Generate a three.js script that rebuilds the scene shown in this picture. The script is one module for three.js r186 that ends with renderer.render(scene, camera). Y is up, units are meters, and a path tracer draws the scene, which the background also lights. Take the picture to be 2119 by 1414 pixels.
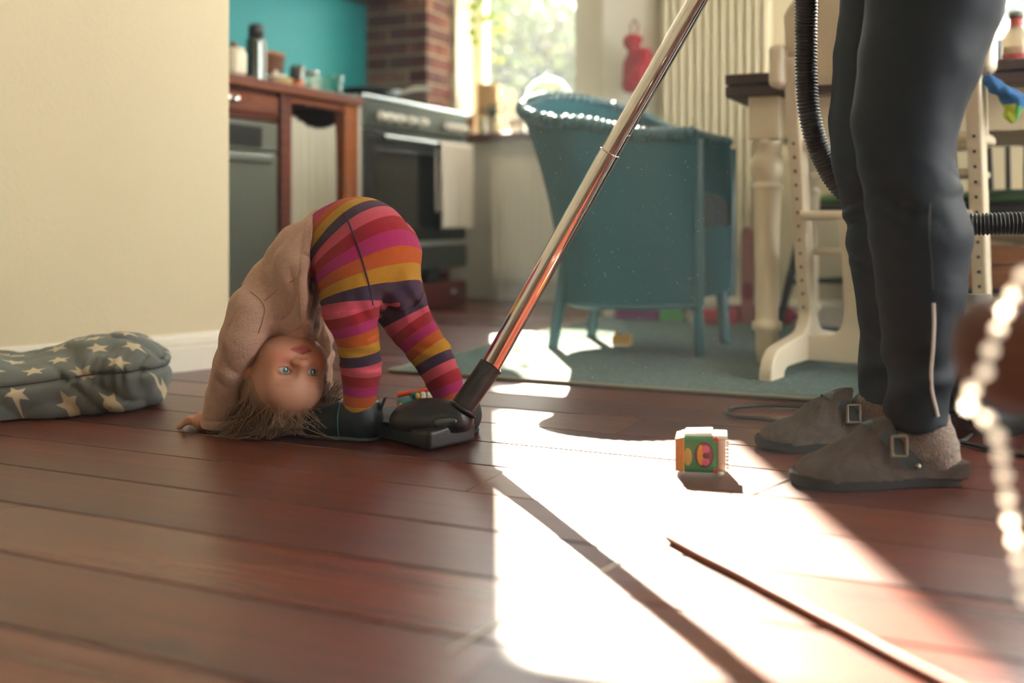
import * as THREE from 'three';
import { RoundedBoxGeometry } from 'three/addons/geometries/RoundedBoxGeometry.js';
import { mergeGeometries } from 'three/addons/utils/BufferGeometryUtils.js';
import { ImprovedNoise } from 'three/addons/math/ImprovedNoise.js';

// ---------- camera, sky, sun, exposure ----------
const scene = new THREE.Scene();
const FP = 2200, CX = 1059.5, HY = 450, EYE = 0.41;            // focal length and horizon of the photograph in its pixels, eye height in metres
const camera = new THREE.PerspectiveCamera(2 * Math.atan(707 / FP) * 180 / Math.PI, 2119 / 1414, 0.05, 200);
camera.position.set(0, EYE, 0);
camera.lookAt(0, EYE, -1);
camera.setViewOffset(2119, 1414, 0, 707 - HY, 2119, 1414);      // a level camera with the lens shifted down
camera.focus = 1.93;
camera.userData.fStop = 1.7;
scene.background = new THREE.Color(0.96, 0.97, 0.94);
scene.backgroundIntensity = 9.5;
scene.fog = new THREE.FogExp2(new THREE.Color(0.9, 0.98, 1.0), 0.0115);
const sun = new THREE.DirectionalLight(new THREE.Color(1, 0.86, 0.68), 40);
const SUN = new THREE.Vector3(0.03, -0.62, 1);                  // the way the sunlight travels
sun.position.copy(SUN).multiplyScalar(-14);
sun.target.position.set(0, 0, 0);
sun.castShadow = true;
sun.shadow.radius = 1.2;
sun.shadow.mapSize.set(4096, 4096);
Object.assign(sun.shadow.camera, { left: -7, right: 7, top: 7, bottom: -7, near: 1, far: 40 });
scene.add(sun, sun.target);
const renderer = new THREE.WebGLRenderer({ antialias: true });
renderer.toneMapping = THREE.LinearToneMapping;
renderer.toneMappingExposure = 1.72;
renderer.shadowMap.enabled = true;

// ---------- helpers ----------
const V3 = THREE.Vector3, PI = Math.PI;
const TH = -24.7 * PI / 180, CA = Math.cos(-TH), SA = Math.sin(-TH);
const v = (x, y, z) => new V3(x, y, z);
const at = (px, py, d) => v((px - CX) * d / FP, EYE + (HY - py) * d / FP, -d);
const fl = (px, py) => at(px, py, EYE * FP / (py - HY)).setY(0);
const rm = (a, b, y = 0) => v(a * CA + b * SA, y, a * SA - b * CA);              // room axes: a along the boards, b into the room
const onA = (px, a, y = 0) => { const k = (px - CX) / FP, d = a / (CA * k - SA); return v(k * d, y, -d); };
const onB = (px, b, y = 0) => { const k = (px - CX) / FP, d = b / (SA * k + CA); return v(k * d, y, -d); };
const clamp = (x, a, b) => Math.min(b, Math.max(a, x)), mix = (a, b, t) => a + (b - a) * t;
const smooth = (a, b, x) => { const t = clamp((x - a) / (b - a), 0, 1); return t * t * (3 - 2 * t); };
let seed = 7;
const rnd = (a = 0, b = 1) => { seed = (seed + 0x6D2B79F5) | 0; let t = Math.imul(seed ^ (seed >>> 15), 1 | seed); t = (t + Math.imul(t ^ (t >>> 7), 61 | t)) ^ t; return a + (b - a) * (((t ^ (t >>> 14)) >>> 0) / 4294967296); };
const perlin = new ImprovedNoise(), noise = (x, y = 0, z = 0) => perlin.noise(x, y, z);
const fbm = (x, y, z = 0, n = 4) => { let s = 0, k = 1, w = 0; for (let i = 0; i < n; i++) { s += noise(x, y, z) * k; w += k; k *= 0.5; x = x * 2.03 + 7.1; y = y * 2.03 + 3.7; } return s / w; };

const taken = new Map();
function numbered(n) { const k = taken.get(n) ?? 0; taken.set(n, k + 1); return k ? n + '_' + String(k).padStart(3, '0') : n; }
function info(o, label, category, group, kind) { if (label) o.userData.label = label; if (category) o.userData.category = category; if (group) o.userData.group = group; if (kind) o.userData.kind = kind; return o; }
function thing(name, label, category, pos, turn = 0, group, kind) { const o = new THREE.Group(); o.name = numbered(name); o.position.copy(pos); o.rotation.y = turn; scene.add(o); return info(o, label, category, group, kind); }
function part(parent, name, geo, material, label) { const m = new THREE.Mesh(Array.isArray(geo) ? join(geo) : geo, material); m.name = name; m.castShadow = m.receiveShadow = true; if (label) m.userData.label = label; parent.add(m); return m; }
function join(list) {
  const l = list.map((g) => { g = g.index ? g.toNonIndexed() : g; for (const k of Object.keys(g.attributes)) if (!['position', 'normal', 'uv'].includes(k)) g.deleteAttribute(k); if (!g.attributes.uv) g.setAttribute('uv', new THREE.BufferAttribute(new Float32Array(g.attributes.position.count * 2), 2)); return g; });
  return l.length === 1 ? l[0] : mergeGeometries(l);
}
function boxUV(g) {   // texture coordinates in metres on the face each triangle points along
  g = g.index ? g.toNonIndexed() : g; const p = g.attributes.position, n = g.attributes.normal, u = new Float32Array(p.count * 2);
  for (let i = 0; i < p.count; i++) { const x = Math.abs(n.getX(i)), y = Math.abs(n.getY(i)), z = Math.abs(n.getZ(i)); let s, t; if (y >= x && y >= z) { s = p.getX(i); t = p.getZ(i); } else if (x >= z) { s = p.getZ(i); t = p.getY(i); } else { s = p.getX(i); t = p.getY(i); } u[i * 2] = s; u[i * 2 + 1] = t; }
  g.setAttribute('uv', new THREE.BufferAttribute(u, 2)); return g;
}
// a box by its extents, with rounded edges when r > 0
function bx(x0, x1, y0, y1, z0, z1, r = 0) { const w = x1 - x0, h = y1 - y0, d = z1 - z0; const g = r ? new RoundedBoxGeometry(w, h, d, 2, Math.min(r, w / 2.01, h / 2.01, d / 2.01)) : new THREE.BoxGeometry(w, h, d); g.translate((x0 + x1) / 2, (y0 + y1) / 2, (z0 + z1) / 2); return boxUV(g); }
function lathe(pts, seg = 32) { return new THREE.LatheGeometry(pts.map(([r, y]) => new THREE.Vector2(Math.max(r, 1e-4), y)), seg); }
function cyl(a, b, r0, r1 = r0, seg = 16) { const d = b.clone().sub(a), g = new THREE.CylinderGeometry(r1, r0, d.length(), seg, 1); g.applyQuaternion(new THREE.Quaternion().setFromUnitVectors(v(0, 1, 0), d.clone().normalize())); return g.translate((a.x + b.x) / 2, (a.y + b.y) / 2, (a.z + b.z) / 2); }
function tube(pts, r, seg = 40, rad = 10, closed = false) { return new THREE.TubeGeometry(new THREE.CatmullRomCurve3(pts, closed, 'centripetal'), seg, r, rad, closed); }
function ball(p, rx, ry = rx, rz = rx, s = 20) { return new THREE.SphereGeometry(1, s, Math.round(s * 0.7)).scale(rx, ry, rz).translate(p.x, p.y, p.z); }
function prism(profile, L) {   // a profile of [z, y] points drawn out along x, uv = metres along it and round it
  const P = [], U = [], n = profile.length; let q = 0;
  for (let i = 0; i < n; i++) { const [z0, y0] = profile[i], [z1, y1] = profile[(i + 1) % n], l = Math.hypot(z1 - z0, y1 - y0);
    P.push(0, y0, z0, L, y0, z0, L, y1, z1, 0, y0, z0, L, y1, z1, 0, y1, z1); U.push(0, q, L, q, L, q + l, 0, q, L, q + l, 0, q + l); q += l; }
  const tri = THREE.ShapeUtils.triangulateShape(profile.map(([z, y]) => new THREE.Vector2(z, y)), []);
  for (const x of [0, L]) for (const t of tri) for (const k of x ? t : [...t].reverse()) { P.push(x, profile[k][1], profile[k][0]); U.push(profile[k][0], profile[k][1]); }
  const g = new THREE.BufferGeometry(); g.setAttribute('position', new THREE.Float32BufferAttribute(P, 3)); g.setAttribute('uv', new THREE.Float32BufferAttribute(U, 2)); g.computeVertexNormals(); return g;
}
function grid(nu, nv, f, closeU = false) {   // a surface of points f(u, v)
  const P = [], U = [], I = [];
  for (let i = 0; i <= nu; i++) for (let j = 0; j <= nv; j++) { const p = f(i / nu, j / nv); P.push(p.x, p.y, p.z); U.push(p.u ?? i / nu, p.w ?? j / nv); }
  const w = nv + 1; for (let i = 0; i < nu; i++) for (let j = 0; j < nv; j++) { const a = i * w + j, b = (closeU && i === nu - 1 ? 0 : i + 1) * w + j; I.push(a, b, b + 1, a, b + 1, a + 1); }
  const g = new THREE.BufferGeometry(); g.setAttribute('position', new THREE.Float32BufferAttribute(P, 3)); g.setAttribute('uv', new THREE.Float32BufferAttribute(U, 2)); g.setIndex(I); g.computeVertexNormals(); return g;
}
function extrude(shape, depth, bevel = 0.004, curve = 8) { return new THREE.ExtrudeGeometry(shape, { depth, bevelEnabled: bevel > 0, bevelThickness: bevel, bevelSize: bevel, bevelSegments: 2, curveSegments: curve }); }
function shapeOf(pts) { return new THREE.Shape(pts.map(([x, y]) => new THREE.Vector2(x, y))); }

// ---------- bodies: distance fields meshed with surface nets ----------
const smin = (a, b, k) => { const h = Math.max(k - Math.abs(a - b), 0) / k; return Math.min(a, b) - h * h * k * 0.25; };
function cone(p, a, b, ra, rb) { const bx_ = b.x - a.x, by = b.y - a.y, bz = b.z - a.z, px = p.x - a.x, py = p.y - a.y, pz = p.z - a.z; const t = clamp((px * bx_ + py * by + pz * bz) / (bx_ * bx_ + by * by + bz * bz + 1e-9), 0, 1); return Math.hypot(px - bx_ * t, py - by * t, pz - bz * t) - mix(ra, rb, t); }
const chain = (list) => list.map(([px, py, d, r]) => ({ c: at(px, py, d), r }));
function chainD(p, ch, k = 0.02) { if (ch.length === 1) return p.distanceTo(ch[0].c) - ch[0].r; let m = 1e9; for (let i = 0; i + 1 < ch.length; i++) m = smin(m, cone(p, ch[i].c, ch[i + 1].c, ch[i].r, ch[i + 1].r), k * 0.2); return m; }
const ell = (p, c, rx, ry, rz) => { const x = (p.x - c.x) / rx, y = (p.y - c.y) / ry, z = (p.z - c.z) / rz, k0 = Math.hypot(x, y, z), k1 = Math.hypot(x / rx, y / ry, z / rz); return k0 * (k0 - 1) / (k1 + 1e-9); };
function field(f, lo, hi, cell) {
  const nx = Math.ceil((hi.x - lo.x) / cell) + 1, ny = Math.ceil((hi.y - lo.y) / cell) + 1, nz = Math.ceil((hi.z - lo.z) / cell) + 1, D = new Float32Array(nx * ny * nz), p = v(0, 0, 0);
  const id = (i, j, k) => (i * ny + j) * nz + k;
  for (let i = 0; i < nx; i++) for (let j = 0; j < ny; j++) for (let k = 0; k < nz; k++) { p.set(lo.x + i * cell, lo.y + j * cell, lo.z + k * cell); const d = f(p); D[id(i, j, k)] = d; const skip = Math.floor((Math.abs(d) * 0.55 - cell * 2) / cell); if (skip > 1) { for (let s = 1; s <= skip && k + 1 < nz; s++) D[id(i, j, ++k)] = d; } }
  const idx = new Int32Array(nx * ny * nz).fill(-1), P = [], N = [], I = [], g = v(0, 0, 0), q = v(0, 0, 0), e = cell * 0.4;
  const E = [[0, 1], [2, 3], [4, 5], [6, 7], [0, 2], [1, 3], [4, 6], [5, 7], [0, 4], [1, 5], [2, 6], [3, 7]];
  for (let i = 0; i < nx - 1; i++) for (let j = 0; j < ny - 1; j++) for (let k = 0; k < nz - 1; k++) {
    const c = []; let m = 0; for (let s = 0; s < 8; s++) { const d = D[id(i + (s >> 2), j + ((s >> 1) & 1), k + (s & 1))]; c.push(d); if (d < 0) m |= 1 << s; }
    if (m === 0 || m === 255) continue;
    let x = 0, y = 0, z = 0, n = 0;
    for (const [a, b] of E) if ((c[a] < 0) !== (c[b] < 0)) { const t = c[a] / (c[a] - c[b]); x += mix(a >> 2, b >> 2, t); y += mix((a >> 1) & 1, (b >> 1) & 1, t); z += mix(a & 1, b & 1, t); n++; }
    idx[id(i, j, k)] = P.length / 3; q.set(lo.x + (i + x / n) * cell, lo.y + (j + y / n) * cell, lo.z + (k + z / n) * cell); P.push(q.x, q.y, q.z);
    const gx = f(p.set(q.x + e, q.y, q.z)) - f(p.set(q.x - e, q.y, q.z)), gy = f(p.set(q.x, q.y + e, q.z)) - f(p.set(q.x, q.y - e, q.z)), gz = f(p.set(q.x, q.y, q.z + e)) - f(p.set(q.x, q.y, q.z - e)); g.set(gx, gy, gz).normalize(); N.push(g.x, g.y, g.z);
  }
  const quad = (a, b, c, d, flip) => { if (a < 0 || b < 0 || c < 0 || d < 0) return; flip ? I.push(a, c, b, a, d, c) : I.push(a, b, c, a, c, d); };
  for (let i = 1; i < nx - 1; i++) for (let j = 1; j < ny - 1; j++) for (let k = 1; k < nz - 1; k++) {
    const s = D[id(i, j, k)] < 0;
    if (s !== D[id(i + 1, j, k)] < 0) quad(idx[id(i, j - 1, k - 1)], idx[id(i, j, k - 1)], idx[id(i, j, k)], idx[id(i, j - 1, k)], !s);
    if (s !== D[id(i, j + 1, k)] < 0) quad(idx[id(i - 1, j, k - 1)], idx[id(i - 1, j, k)], idx[id(i, j, k)], idx[id(i, j, k - 1)], !s);
    if (s !== D[id(i, j, k + 1)] < 0) quad(idx[id(i - 1, j - 1, k)], idx[id(i, j - 1, k)], idx[id(i, j, k)], idx[id(i - 1, j, k)], !s);
  }
  const out = new THREE.BufferGeometry(); out.setAttribute('position', new THREE.Float32BufferAttribute(P, 3)); out.setAttribute('normal', new THREE.Float32BufferAttribute(N, 3)); out.setAttribute('uv', new THREE.Float32BufferAttribute(new Float32Array(P.length / 3 * 2), 2)); out.setIndex(I); return out;
}
function setUV(g, f) { const p = g.attributes.position, u = new Float32Array(p.count * 2), q = v(0, 0, 0); for (let i = 0; i < p.count; i++) { q.fromBufferAttribute(p, i); const [a, b] = f(q); u[i * 2] = a; u[i * 2 + 1] = b; } g.setAttribute('uv', new THREE.BufferAttribute(u, 2)); return g; }
function paint(g, f) { const p = g.attributes.position, c = new Float32Array(p.count * 3), q = v(0, 0, 0); for (let i = 0; i < p.count; i++) { q.fromBufferAttribute(p, i); f(q).forEach((x, k) => { c[i * 3 + k] = x; }); } g.setAttribute('color', new THREE.BufferAttribute(c, 3)); return g; }
function shift(g, o) { return g.translate(-o.x, -o.y, -o.z); }

// ---------- textures and materials ----------
function tex(w, h, f, srgb = true, rx = 1, ry = 1) {
  const d = new Uint8Array(w * h * 4); for (let y = 0; y < h; y++) for (let x = 0; x < w; x++) { const c = f(x / w, y / h, x, y), i = (y * w + x) * 4; for (let k = 0; k < 3; k++) d[i + k] = clamp(Array.isArray(c) ? c[k] : c, 0, 255); d[i + 3] = 255; }
  const t = new THREE.DataTexture(d, w, h); t.wrapS = t.wrapT = THREE.RepeatWrapping; t.magFilter = THREE.LinearFilter; t.minFilter = THREE.LinearFilter; t.repeat.set(rx, ry); if (srgb) t.colorSpace = THREE.SRGBColorSpace; t.needsUpdate = true; return t;
}
const hex = (s) => [parseInt(s.slice(1, 3), 16), parseInt(s.slice(3, 5), 16), parseInt(s.slice(5, 7), 16)];
const mat = (color, rough = 0.6, o = {}) => new THREE.MeshStandardMaterial({ color, roughness: rough, side: THREE.DoubleSide, ...o });
const phys = (color, rough = 0.6, o = {}) => new THREE.MeshPhysicalMaterial({ color, roughness: rough, side: THREE.DoubleSide, ...o });
function woodTex(base, dark, w, h, lx, ly, s, knots = 2) {   // lx, ly: metres that one tile covers
  const A = hex(base), B = hex(dark), K = []; seed = 100 + s; for (let i = 0; i < knots; i++) K.push([rnd(), rnd(0.15, 0.85), rnd(0.006, 0.016)]);
  return tex(w, h, (u, q) => {
    let y = q * ly * 60, kn = 0; const x = u * lx; for (const [ku, kv, kr] of K) { let du = Math.abs(u - ku); du = Math.min(du, 1 - du) * lx; const dv = (q - kv) * ly, r = Math.hypot(du * 0.55, dv); kn = Math.max(kn, 1 - smooth(kr * 0.6, kr * 1.5, r)); y += (dv > 0 ? 1 : -1) * Math.exp(-r / (kr * 2.4)) * 1.4; }
    const e = Math.sin(u * 2 * PI) * 0.35, g = fbm(x * 0.3 + e, y * 1.1 + s * 9.1, s, 3), f = noise(x * 2 + e, y * 5, s * 3.3), big = noise(x * 0.5 + e, y * 0.16, s + 4);
    const t = clamp(0.45 + g * 0.75 + f * 0.16 + big * 0.35 + kn * 0.6, 0, 1); return A.map((a, i) => mix(a, B[i], t));
  }, true, 1 / lx, 1 / ly);
}
const bump = (w, h, f, rx, ry) => tex(w, h, (u, q, x, y) => 128 + 127 * f(u, q, x, y), false, rx, ry);
const tileNoise = (u, q, k, s) => { const a = u * 2 * PI, b = q * 2 * PI; return noise(Math.cos(a) * k + s, Math.sin(a) * k + Math.cos(b) * k * 0.8, Math.sin(b) * k + s * 2); };
const grain = bump(256, 256, (u, q) => clamp(tileNoise(u, q, 14, 3) * 0.8 + tileNoise(u, q, 40, 8) * 0.8, -1, 1), 4, 4);
const plaster = bump(512, 512, (u, q) => clamp(tileNoise(u, q, 9, 1) * 0.6 + tileNoise(u, q, 26, 5) * 0.6, -1, 1), 1.6, 1.6);
const cloth = bump(128, 128, (u, q) => Math.sin(u * 2 * PI * 32) * 0.5 + Math.sin(q * 2 * PI * 32) * 0.5, 14, 14);
const M = {};
M.wall = mat('#e5d8b8', 0.9, { bumpMap: plaster, bumpScale: 0.0006 });
M.white = mat('#e0dbcd', 0.85, { bumpMap: plaster, bumpScale: 0.0008 });
M.ceiling = mat('#e2ddd2', 0.95);
M.teal = mat('#178c90', 0.6, { bumpMap: plaster, bumpScale: 0.0008 });
M.gloss = mat('#efe8d8', 0.38);
M.cream = phys('#ddd0b4', 0.38, { clearcoat: 0.3, clearcoatRoughness: 0.3 });
M.highchair = phys('#d8cbb2', 0.3, { clearcoat: 0.4, clearcoatRoughness: 0.2 });
M.dark = mat('#1d1a19', 0.5);
M.black = phys('#141415', 0.35);
M.steel = mat('#8f948f', 0.34, { metalness: 0.9 });
M.steelDark = mat('#4d5551', 0.4, { metalness: 0.75 });
M.chrome = mat('#d9d6d0', 0.07, { metalness: 1 });
M.glass = phys('#ffffff', 0.0, { transmission: 1, ior: 1.5 });
M.jar = phys('#f4f7f2', 0.03, { transmission: 1, ior: 1.45 });
M.kitchen = mat('#ffffff', 0.42, { map: woodTex('#8d4a2c', '#5a2a1a', 256, 256, 0.8, 0.3, 11, 1) });
M.kitchenPost = mat('#ffffff', 0.4, { map: woodTex('#7d3a26', '#4a1f17', 256, 256, 0.3, 0.8, 12, 1) });
M.postLight = mat('#ffffff', 0.4, { map: woodTex('#b0652f', '#8a4620', 256, 256, 0.3, 0.8, 13, 1) });
M.sill = mat('#4d1712', 0.35);
M.mortar = mat('#a3937d', 0.95, { bumpMap: grain, bumpScale: 0.003 });
const brickMap = (b, d, s) => mat('#ffffff', 0.92, { bumpMap: grain, bumpScale: 0.003, map: tex(64, 64, (u, q) => { const t = clamp(0.45 + tileNoise(u, q, 1.4, s) * 0.9 + tileNoise(u, q, 6, s + 3) * 0.5, 0, 1), A = hex(b), B = hex(d); return A.map((a, i) => mix(a, B[i], t)); }, true, 4, 4) });
M.bricks = [brickMap('#7d4334', '#4f2620', 1), brickMap('#8c5240', '#5a2f26', 2), brickMap('#6b3b33', '#41211e', 3), brickMap('#9a6a52', '#6e4535', 4)];
M.tabletop = mat('#ffffff', 0.42, { map: woodTex('#43261b', '#1f1210', 512, 256, 1.2, 0.4, 14, 2) });
const weave = bump(256, 256, (u, q) => { const i = Math.floor(u * 16), j = Math.floor(q * 16), s = (i + j) % 2, x = u * 16 - i - 0.5, y = q * 16 - j - 0.5; return (s ? Math.cos(x * PI) * (0.6 + 0.4 * Math.cos(y * PI)) : Math.cos(y * PI) * (0.6 + 0.4 * Math.cos(x * PI))) * 1.6 - 0.6; }, 10, 10);
M.wicker = phys('#006270', 0.6, { bumpMap: weave, bumpScale: 0.005, specularIntensity: 0.6 });
M.wickerRim = phys('#025864', 0.3, { clearcoat: 0.6, clearcoatRoughness: 0.15 });
M.cushion = mat('#38474b', 0.9, { bumpMap: cloth, bumpScale: 0.001 });
M.rug = mat('#ffffff', 0.96, { bumpMap: grain, bumpScale: 0.004, map: tex(256, 256, (u, q) => { const t = clamp(0.5 + tileNoise(u, q, 34, 2) * 0.9 + tileNoise(u, q, 5, 6) * 0.35, 0, 1); return [mix(62, 112, t), mix(84, 130, t), mix(84, 126, t)]; }, true, 2.2, 2.2) });
M.rugEdge = mat('#7d7d6c', 0.9);
M.green = mat('#5c7f4e', 0.9, { bumpMap: cloth, bumpScale: 0.001 });
M.blackWood = mat('#171314', 0.4);
M.plastic = phys('#17191c', 0.36, { bumpMap: grain, bumpScale: 0.0003 });
M.plasticGrey = phys('#6a6b66', 0.3, { clearcoat: 0.4, clearcoatRoughness: 0.2 });
M.rubber = mat('#1b1c1e', 0.5);
M.hose = phys('#1c1c1e', 0.28);
M.skin = phys('#ffffff', 0.5, { vertexColors: true, sheen: 0.25, sheenColor: new THREE.Color('#ffb59a'), sheenRoughness: 0.5 });
M.shirt = phys('#ffffff', 0.95, { map: tex(256, 256, (u, q) => { const t = clamp(0.5 + tileNoise(u, q, 3, 7) * 0.3 + noise(u * 10, q * 150, 4) * 0.5, 0, 1); return [mix(176, 196, t), mix(144, 162, t), mix(127, 145, t)]; }, true, 5, 5), bumpMap: grain, bumpScale: 0.0008, sheen: 0.4, sheenColor: new THREE.Color('#f3cdb8'), sheenRoughness: 0.7 });
M.slipper = phys('#0d1d25', 0.5, { bumpMap: grain, bumpScale: 0.0006 });
M.sole = mat('#3d4b4a', 0.8);
M.seam = mat('#3b2840', 0.9);
M.leggings = phys('#081521', 0.62, { specularIntensity: 0.6, sheen: 0.12, sheenColor: new THREE.Color('#2f6f86'), sheenRoughness: 0.45 });
M.sock = mat('#ffffff', 0.95, { bumpMap: grain, bumpScale: 0.002, map: tex(128, 128, (u, q) => { const t = clamp(0.5 + tileNoise(u, q, 20, 2) * 1.4, 0, 1), r = tileNoise(u, q, 24, 9) > 0.42 ? 40 : 0; return [mix(96, 158, t) + r, mix(88, 142, t), mix(80, 130, t) + r * 0.3]; }, true, 9, 9) });
M.suede = phys('#ffffff', 0.95, { bumpMap: grain, bumpScale: 0.0006, map: tex(256, 256, (u, q) => { const t = clamp(0.5 + tileNoise(u, q, 3, 2) * 0.4 + tileNoise(u, q, 20, 4) * 0.4, 0, 1); return [mix(56, 88, t), mix(47, 75, t), mix(41, 65, t)]; }, true, 4, 4) });
M.leather = phys('#1d272c', 0.36, { clearcoat: 0.3, clearcoatRoughness: 0.3 });
M.brass = mat('#8d8577', 0.3, { metalness: 0.9 });

// ---------- the room ----------
const O0 = v(0, 0, 0);
function struct(name, geo, material, pos = O0, turn = TH) { const m = new THREE.Mesh(Array.isArray(geo) ? join(geo) : geo, material); m.name = name; m.position.copy(pos); m.rotation.y = turn; m.castShadow = m.receiveShadow = true; m.userData.kind = 'structure'; scene.add(m); return m; }
const slab = (a0, a1, y0, y1, b0, b1, r = 0) => bx(a0, a1, y0, y1, -b1, -b0, r);       // extents along the boards (a), height, depth (b)
const RH = 3.3, PITCH = 0.1645, B0 = 1.417;
{ // floor boards
  const floor = thing('floor', null, null, O0, TH, null, 'structure');
  part(floor, 'subfloor', slab(-3.2, 3.2, -0.08, -0.024, -2.8, 5.2), M.dark);
  const prof = [[-0.0812, -0.0026], [-0.079, 0], [0.079, 0], [0.0812, -0.0026], [0.0812, -0.024], [-0.0812, -0.024]];
  const geos = [3.0, 3.7, 4.4].map((l) => prism(prof, l - 0.0015));
  const mats = [['#713522', '#431d17'], ['#672d1b', '#3a1713'], ['#773b25', '#482017'], ['#612b1e', '#381715'], ['#6f311e', '#3f1c16']].map(([a, b], i) => phys('#ffffff', 0.27 + 0.025 * i, { map: woodTex(a, b, 1024, 160, 2.6, PITCH, 20 + i, 1 + (i % 2)), specularIntensity: 1, clearcoat: 0.16, clearcoatRoughness: 0.45 }));
  seed = 21;
  for (let k = -25; k <= 21; k++) { let a = -3.2 - rnd(0, 2.9), i = 0; while (a < 3.1) { const n = Math.floor(rnd(0, 2.999)), p = part(floor, 'plank', geos[n], mats[Math.floor(rnd(0, 4.999))]); p.position.set(a, rnd(-0.0006, 0), -(B0 + (k + 0.5) * PITCH)); p.rotation.x = rnd(-0.0025, 0.0025); a += [3.0, 3.7, 4.4][n]; i++; } }
}
struct('ceiling', slab(-3.3, 3.3, RH, RH + 0.2, -2.8, 5.3), M.ceiling);
const W1 = { a0: -2.55, a1: -1.897, y0: 0.8, y1: 2.96 };
struct('wall_back', [slab(-3.3, W1.a0, 0, RH, 4.86, 5.21), slab(W1.a1, -1.2, 0, RH, 4.86, 5.21), slab(W1.a0, W1.a1, 0, W1.y0, 4.86, 5.21), slab(W1.a0, W1.a1, W1.y1, RH, 4.86, 5.21)], M.white);
const W2 = { a0: -0.06, a1: 1.5, y0: 0.86, y1: 2.96 };
struct('wall_back_right', [slab(-1.493, -1.2, 0, RH, 4.155, 4.86), slab(-1.2, W2.a0, 0, RH, 4.155, 4.5), slab(W2.a1, 3.3, 0, RH, 4.155, 4.5), slab(W2.a0, W2.a1, 0, W2.y0, 4.155, 4.5), slab(W2.a0, W2.a1, W2.y1, RH, 4.155, 4.5)], M.wall);
struct('wall_kitchen', slab(-3.3, -2.94, 0, RH, -2.8, 4.86), M.white);
struct('splashback', slab(-2.94, -2.932, 0.6, 1.49, 2.0, 4.6), M.teal).name = 'trim_1';
struct('wall_front', slab(-3.3, 3.3, 0, RH, -2.8, -2.6), M.wall);
const W3 = { b0: 1.0, b1: 4.0, y0: 0.5, y1: 2.8 };
struct('wall_right', [slab(3.0, 3.3, 0, RH, -2.6, W3.b0), slab(3.0, 3.3, 0, RH, W3.b1, 4.155), slab(3.0, 3.3, 0, W3.y0, W3.b0, W3.b1), slab(3.0, 3.3, W3.y1, RH, W3.b0, W3.b1)], M.wall);
// the slanting wall on the left and its skirting
const LW = v(-0.779, 0, -2.93), LT = Math.atan2(0.67, 0.74);                // its free end; it runs from there to the left and towards the viewer
struct('wall_left', bx(-3.05, 0, 0, RH, -0.14, 0, 0.004), M.wall, LW, LT);
{ const p = [[0, 0], [0.016, 0], [0.016, 0.062], [0.012, 0.066], [0.0135, 0.070], [0.0135, 0.078], [0.008, 0.083], [0.009, 0.087], [0.006, 0.097], [0, 0.1]]; const g = prism(p, 3.04); g.translate(-3.045, 0, 0); struct('baseboard_left', g, M.gloss, LW, LT); }
{ const p = [[0, 0], [0.016, 0], [0.016, 0.075], [0.006, 0.09], [0, 0.095]]; const g = prism(p, 4.4); g.translate(-1.49, 0, -4.155); struct('baseboard_back', g, M.gloss); }
// brick chimney breast
{ const c = thing('chimney_breast', null, null, O0, TH, null, 'structure');
  part(c, 'mortar', slab(-2.94, -2.586, 0, RH, 4.61, 4.86), M.mortar);
  const full = bx(-0.112, 0.112, -0.029, 0.029, -0.054, 0.054, 0.004), half = bx(-0.054, 0.054, -0.029, 0.029, -0.054, 0.054, 0.004), side = bx(-0.054, 0.054, -0.029, 0.029, -0.112, 0.112, 0.004);
  seed = 31; const lay = (g, a, y, b) => { const m = part(c, 'brick', g, M.bricks[Math.floor(rnd(0, 3.6))]); m.position.set(a + rnd(-0.002, 0.002), y, -b + rnd(-0.003, 0.003)); m.rotation.y = rnd(-0.012, 0.012); m.rotation.z = rnd(-0.01, 0.01); };
  for (let r = 0; r < 43; r++) { const y = 0.034 + r * 0.072; if (y > RH - 0.03) break;
    if (r % 2) { lay(full, -2.812, y, 4.654); lay(half, -2.63, y, 4.654); lay(half, -2.63, y, 4.772); }
    else { lay(half, -2.872, y, 4.654); lay(full, -2.69, y, 4.654); lay(side, -2.63, y, 4.775); } }
}
// windows
function windowAt(n, a0, a1, y0, y1, b, bars, transom, sillMat, sillOut) {
  const w = thing('window_' + n, null, null, O0, TH, null, 'structure'), t = 0.058, d0 = b, d1 = b + 0.06;
  part(w, 'window_frame', [slab(a0, a0 + t, y0, y1, d0, d1, 0.006), slab(a1 - t * 0.8, a1, y0, y1, d0, d1, 0.006), slab(a0, a1, y0, y0 + t, d0, d1, 0.006), slab(a0, a1, y1 - t, y1, d0, d1, 0.006)], M.gloss);
  const xs = [a0 + t, ...bars, a1 - t * 0.8], ys = transom ? [y0 + t, transom, y1 - t] : [y0 + t, y1 - t];
  for (const x of bars) part(w, 'mullion', slab(x - 0.03, x + 0.03, y0, y1, d0, d1, 0.006), M.gloss);
  if (transom) part(w, 'transom', slab(a0, a1, transom - 0.06, transom + 0.06, d0 - 0.01, d1 + 0.01, 0.006), M.gloss);
  for (let i = 0; i + 1 < xs.length; i++) for (let j = 0; j + 1 < ys.length; j++) part(w, 'pane', slab(xs[i], xs[i + 1], ys[j], ys[j + 1], b + 0.028, b + 0.03), M.glass);
  part(w, 'window_sill', slab(a0 - 0.03, a1 + 0.28, y0 - 0.005, y0 + 0.028, sillOut, b + 0.01, 0.008), sillMat);
  return w;
}
windowAt(1, W1.a0, W1.a1, W1.y0, W1.y1, 5.06, [], 2.03, M.sill, 4.72);
windowAt(2, W2.a0, W2.a1, W2.y0, W2.y1, 4.36, [0.72], 2.03, M.gloss, 4.02);
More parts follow.
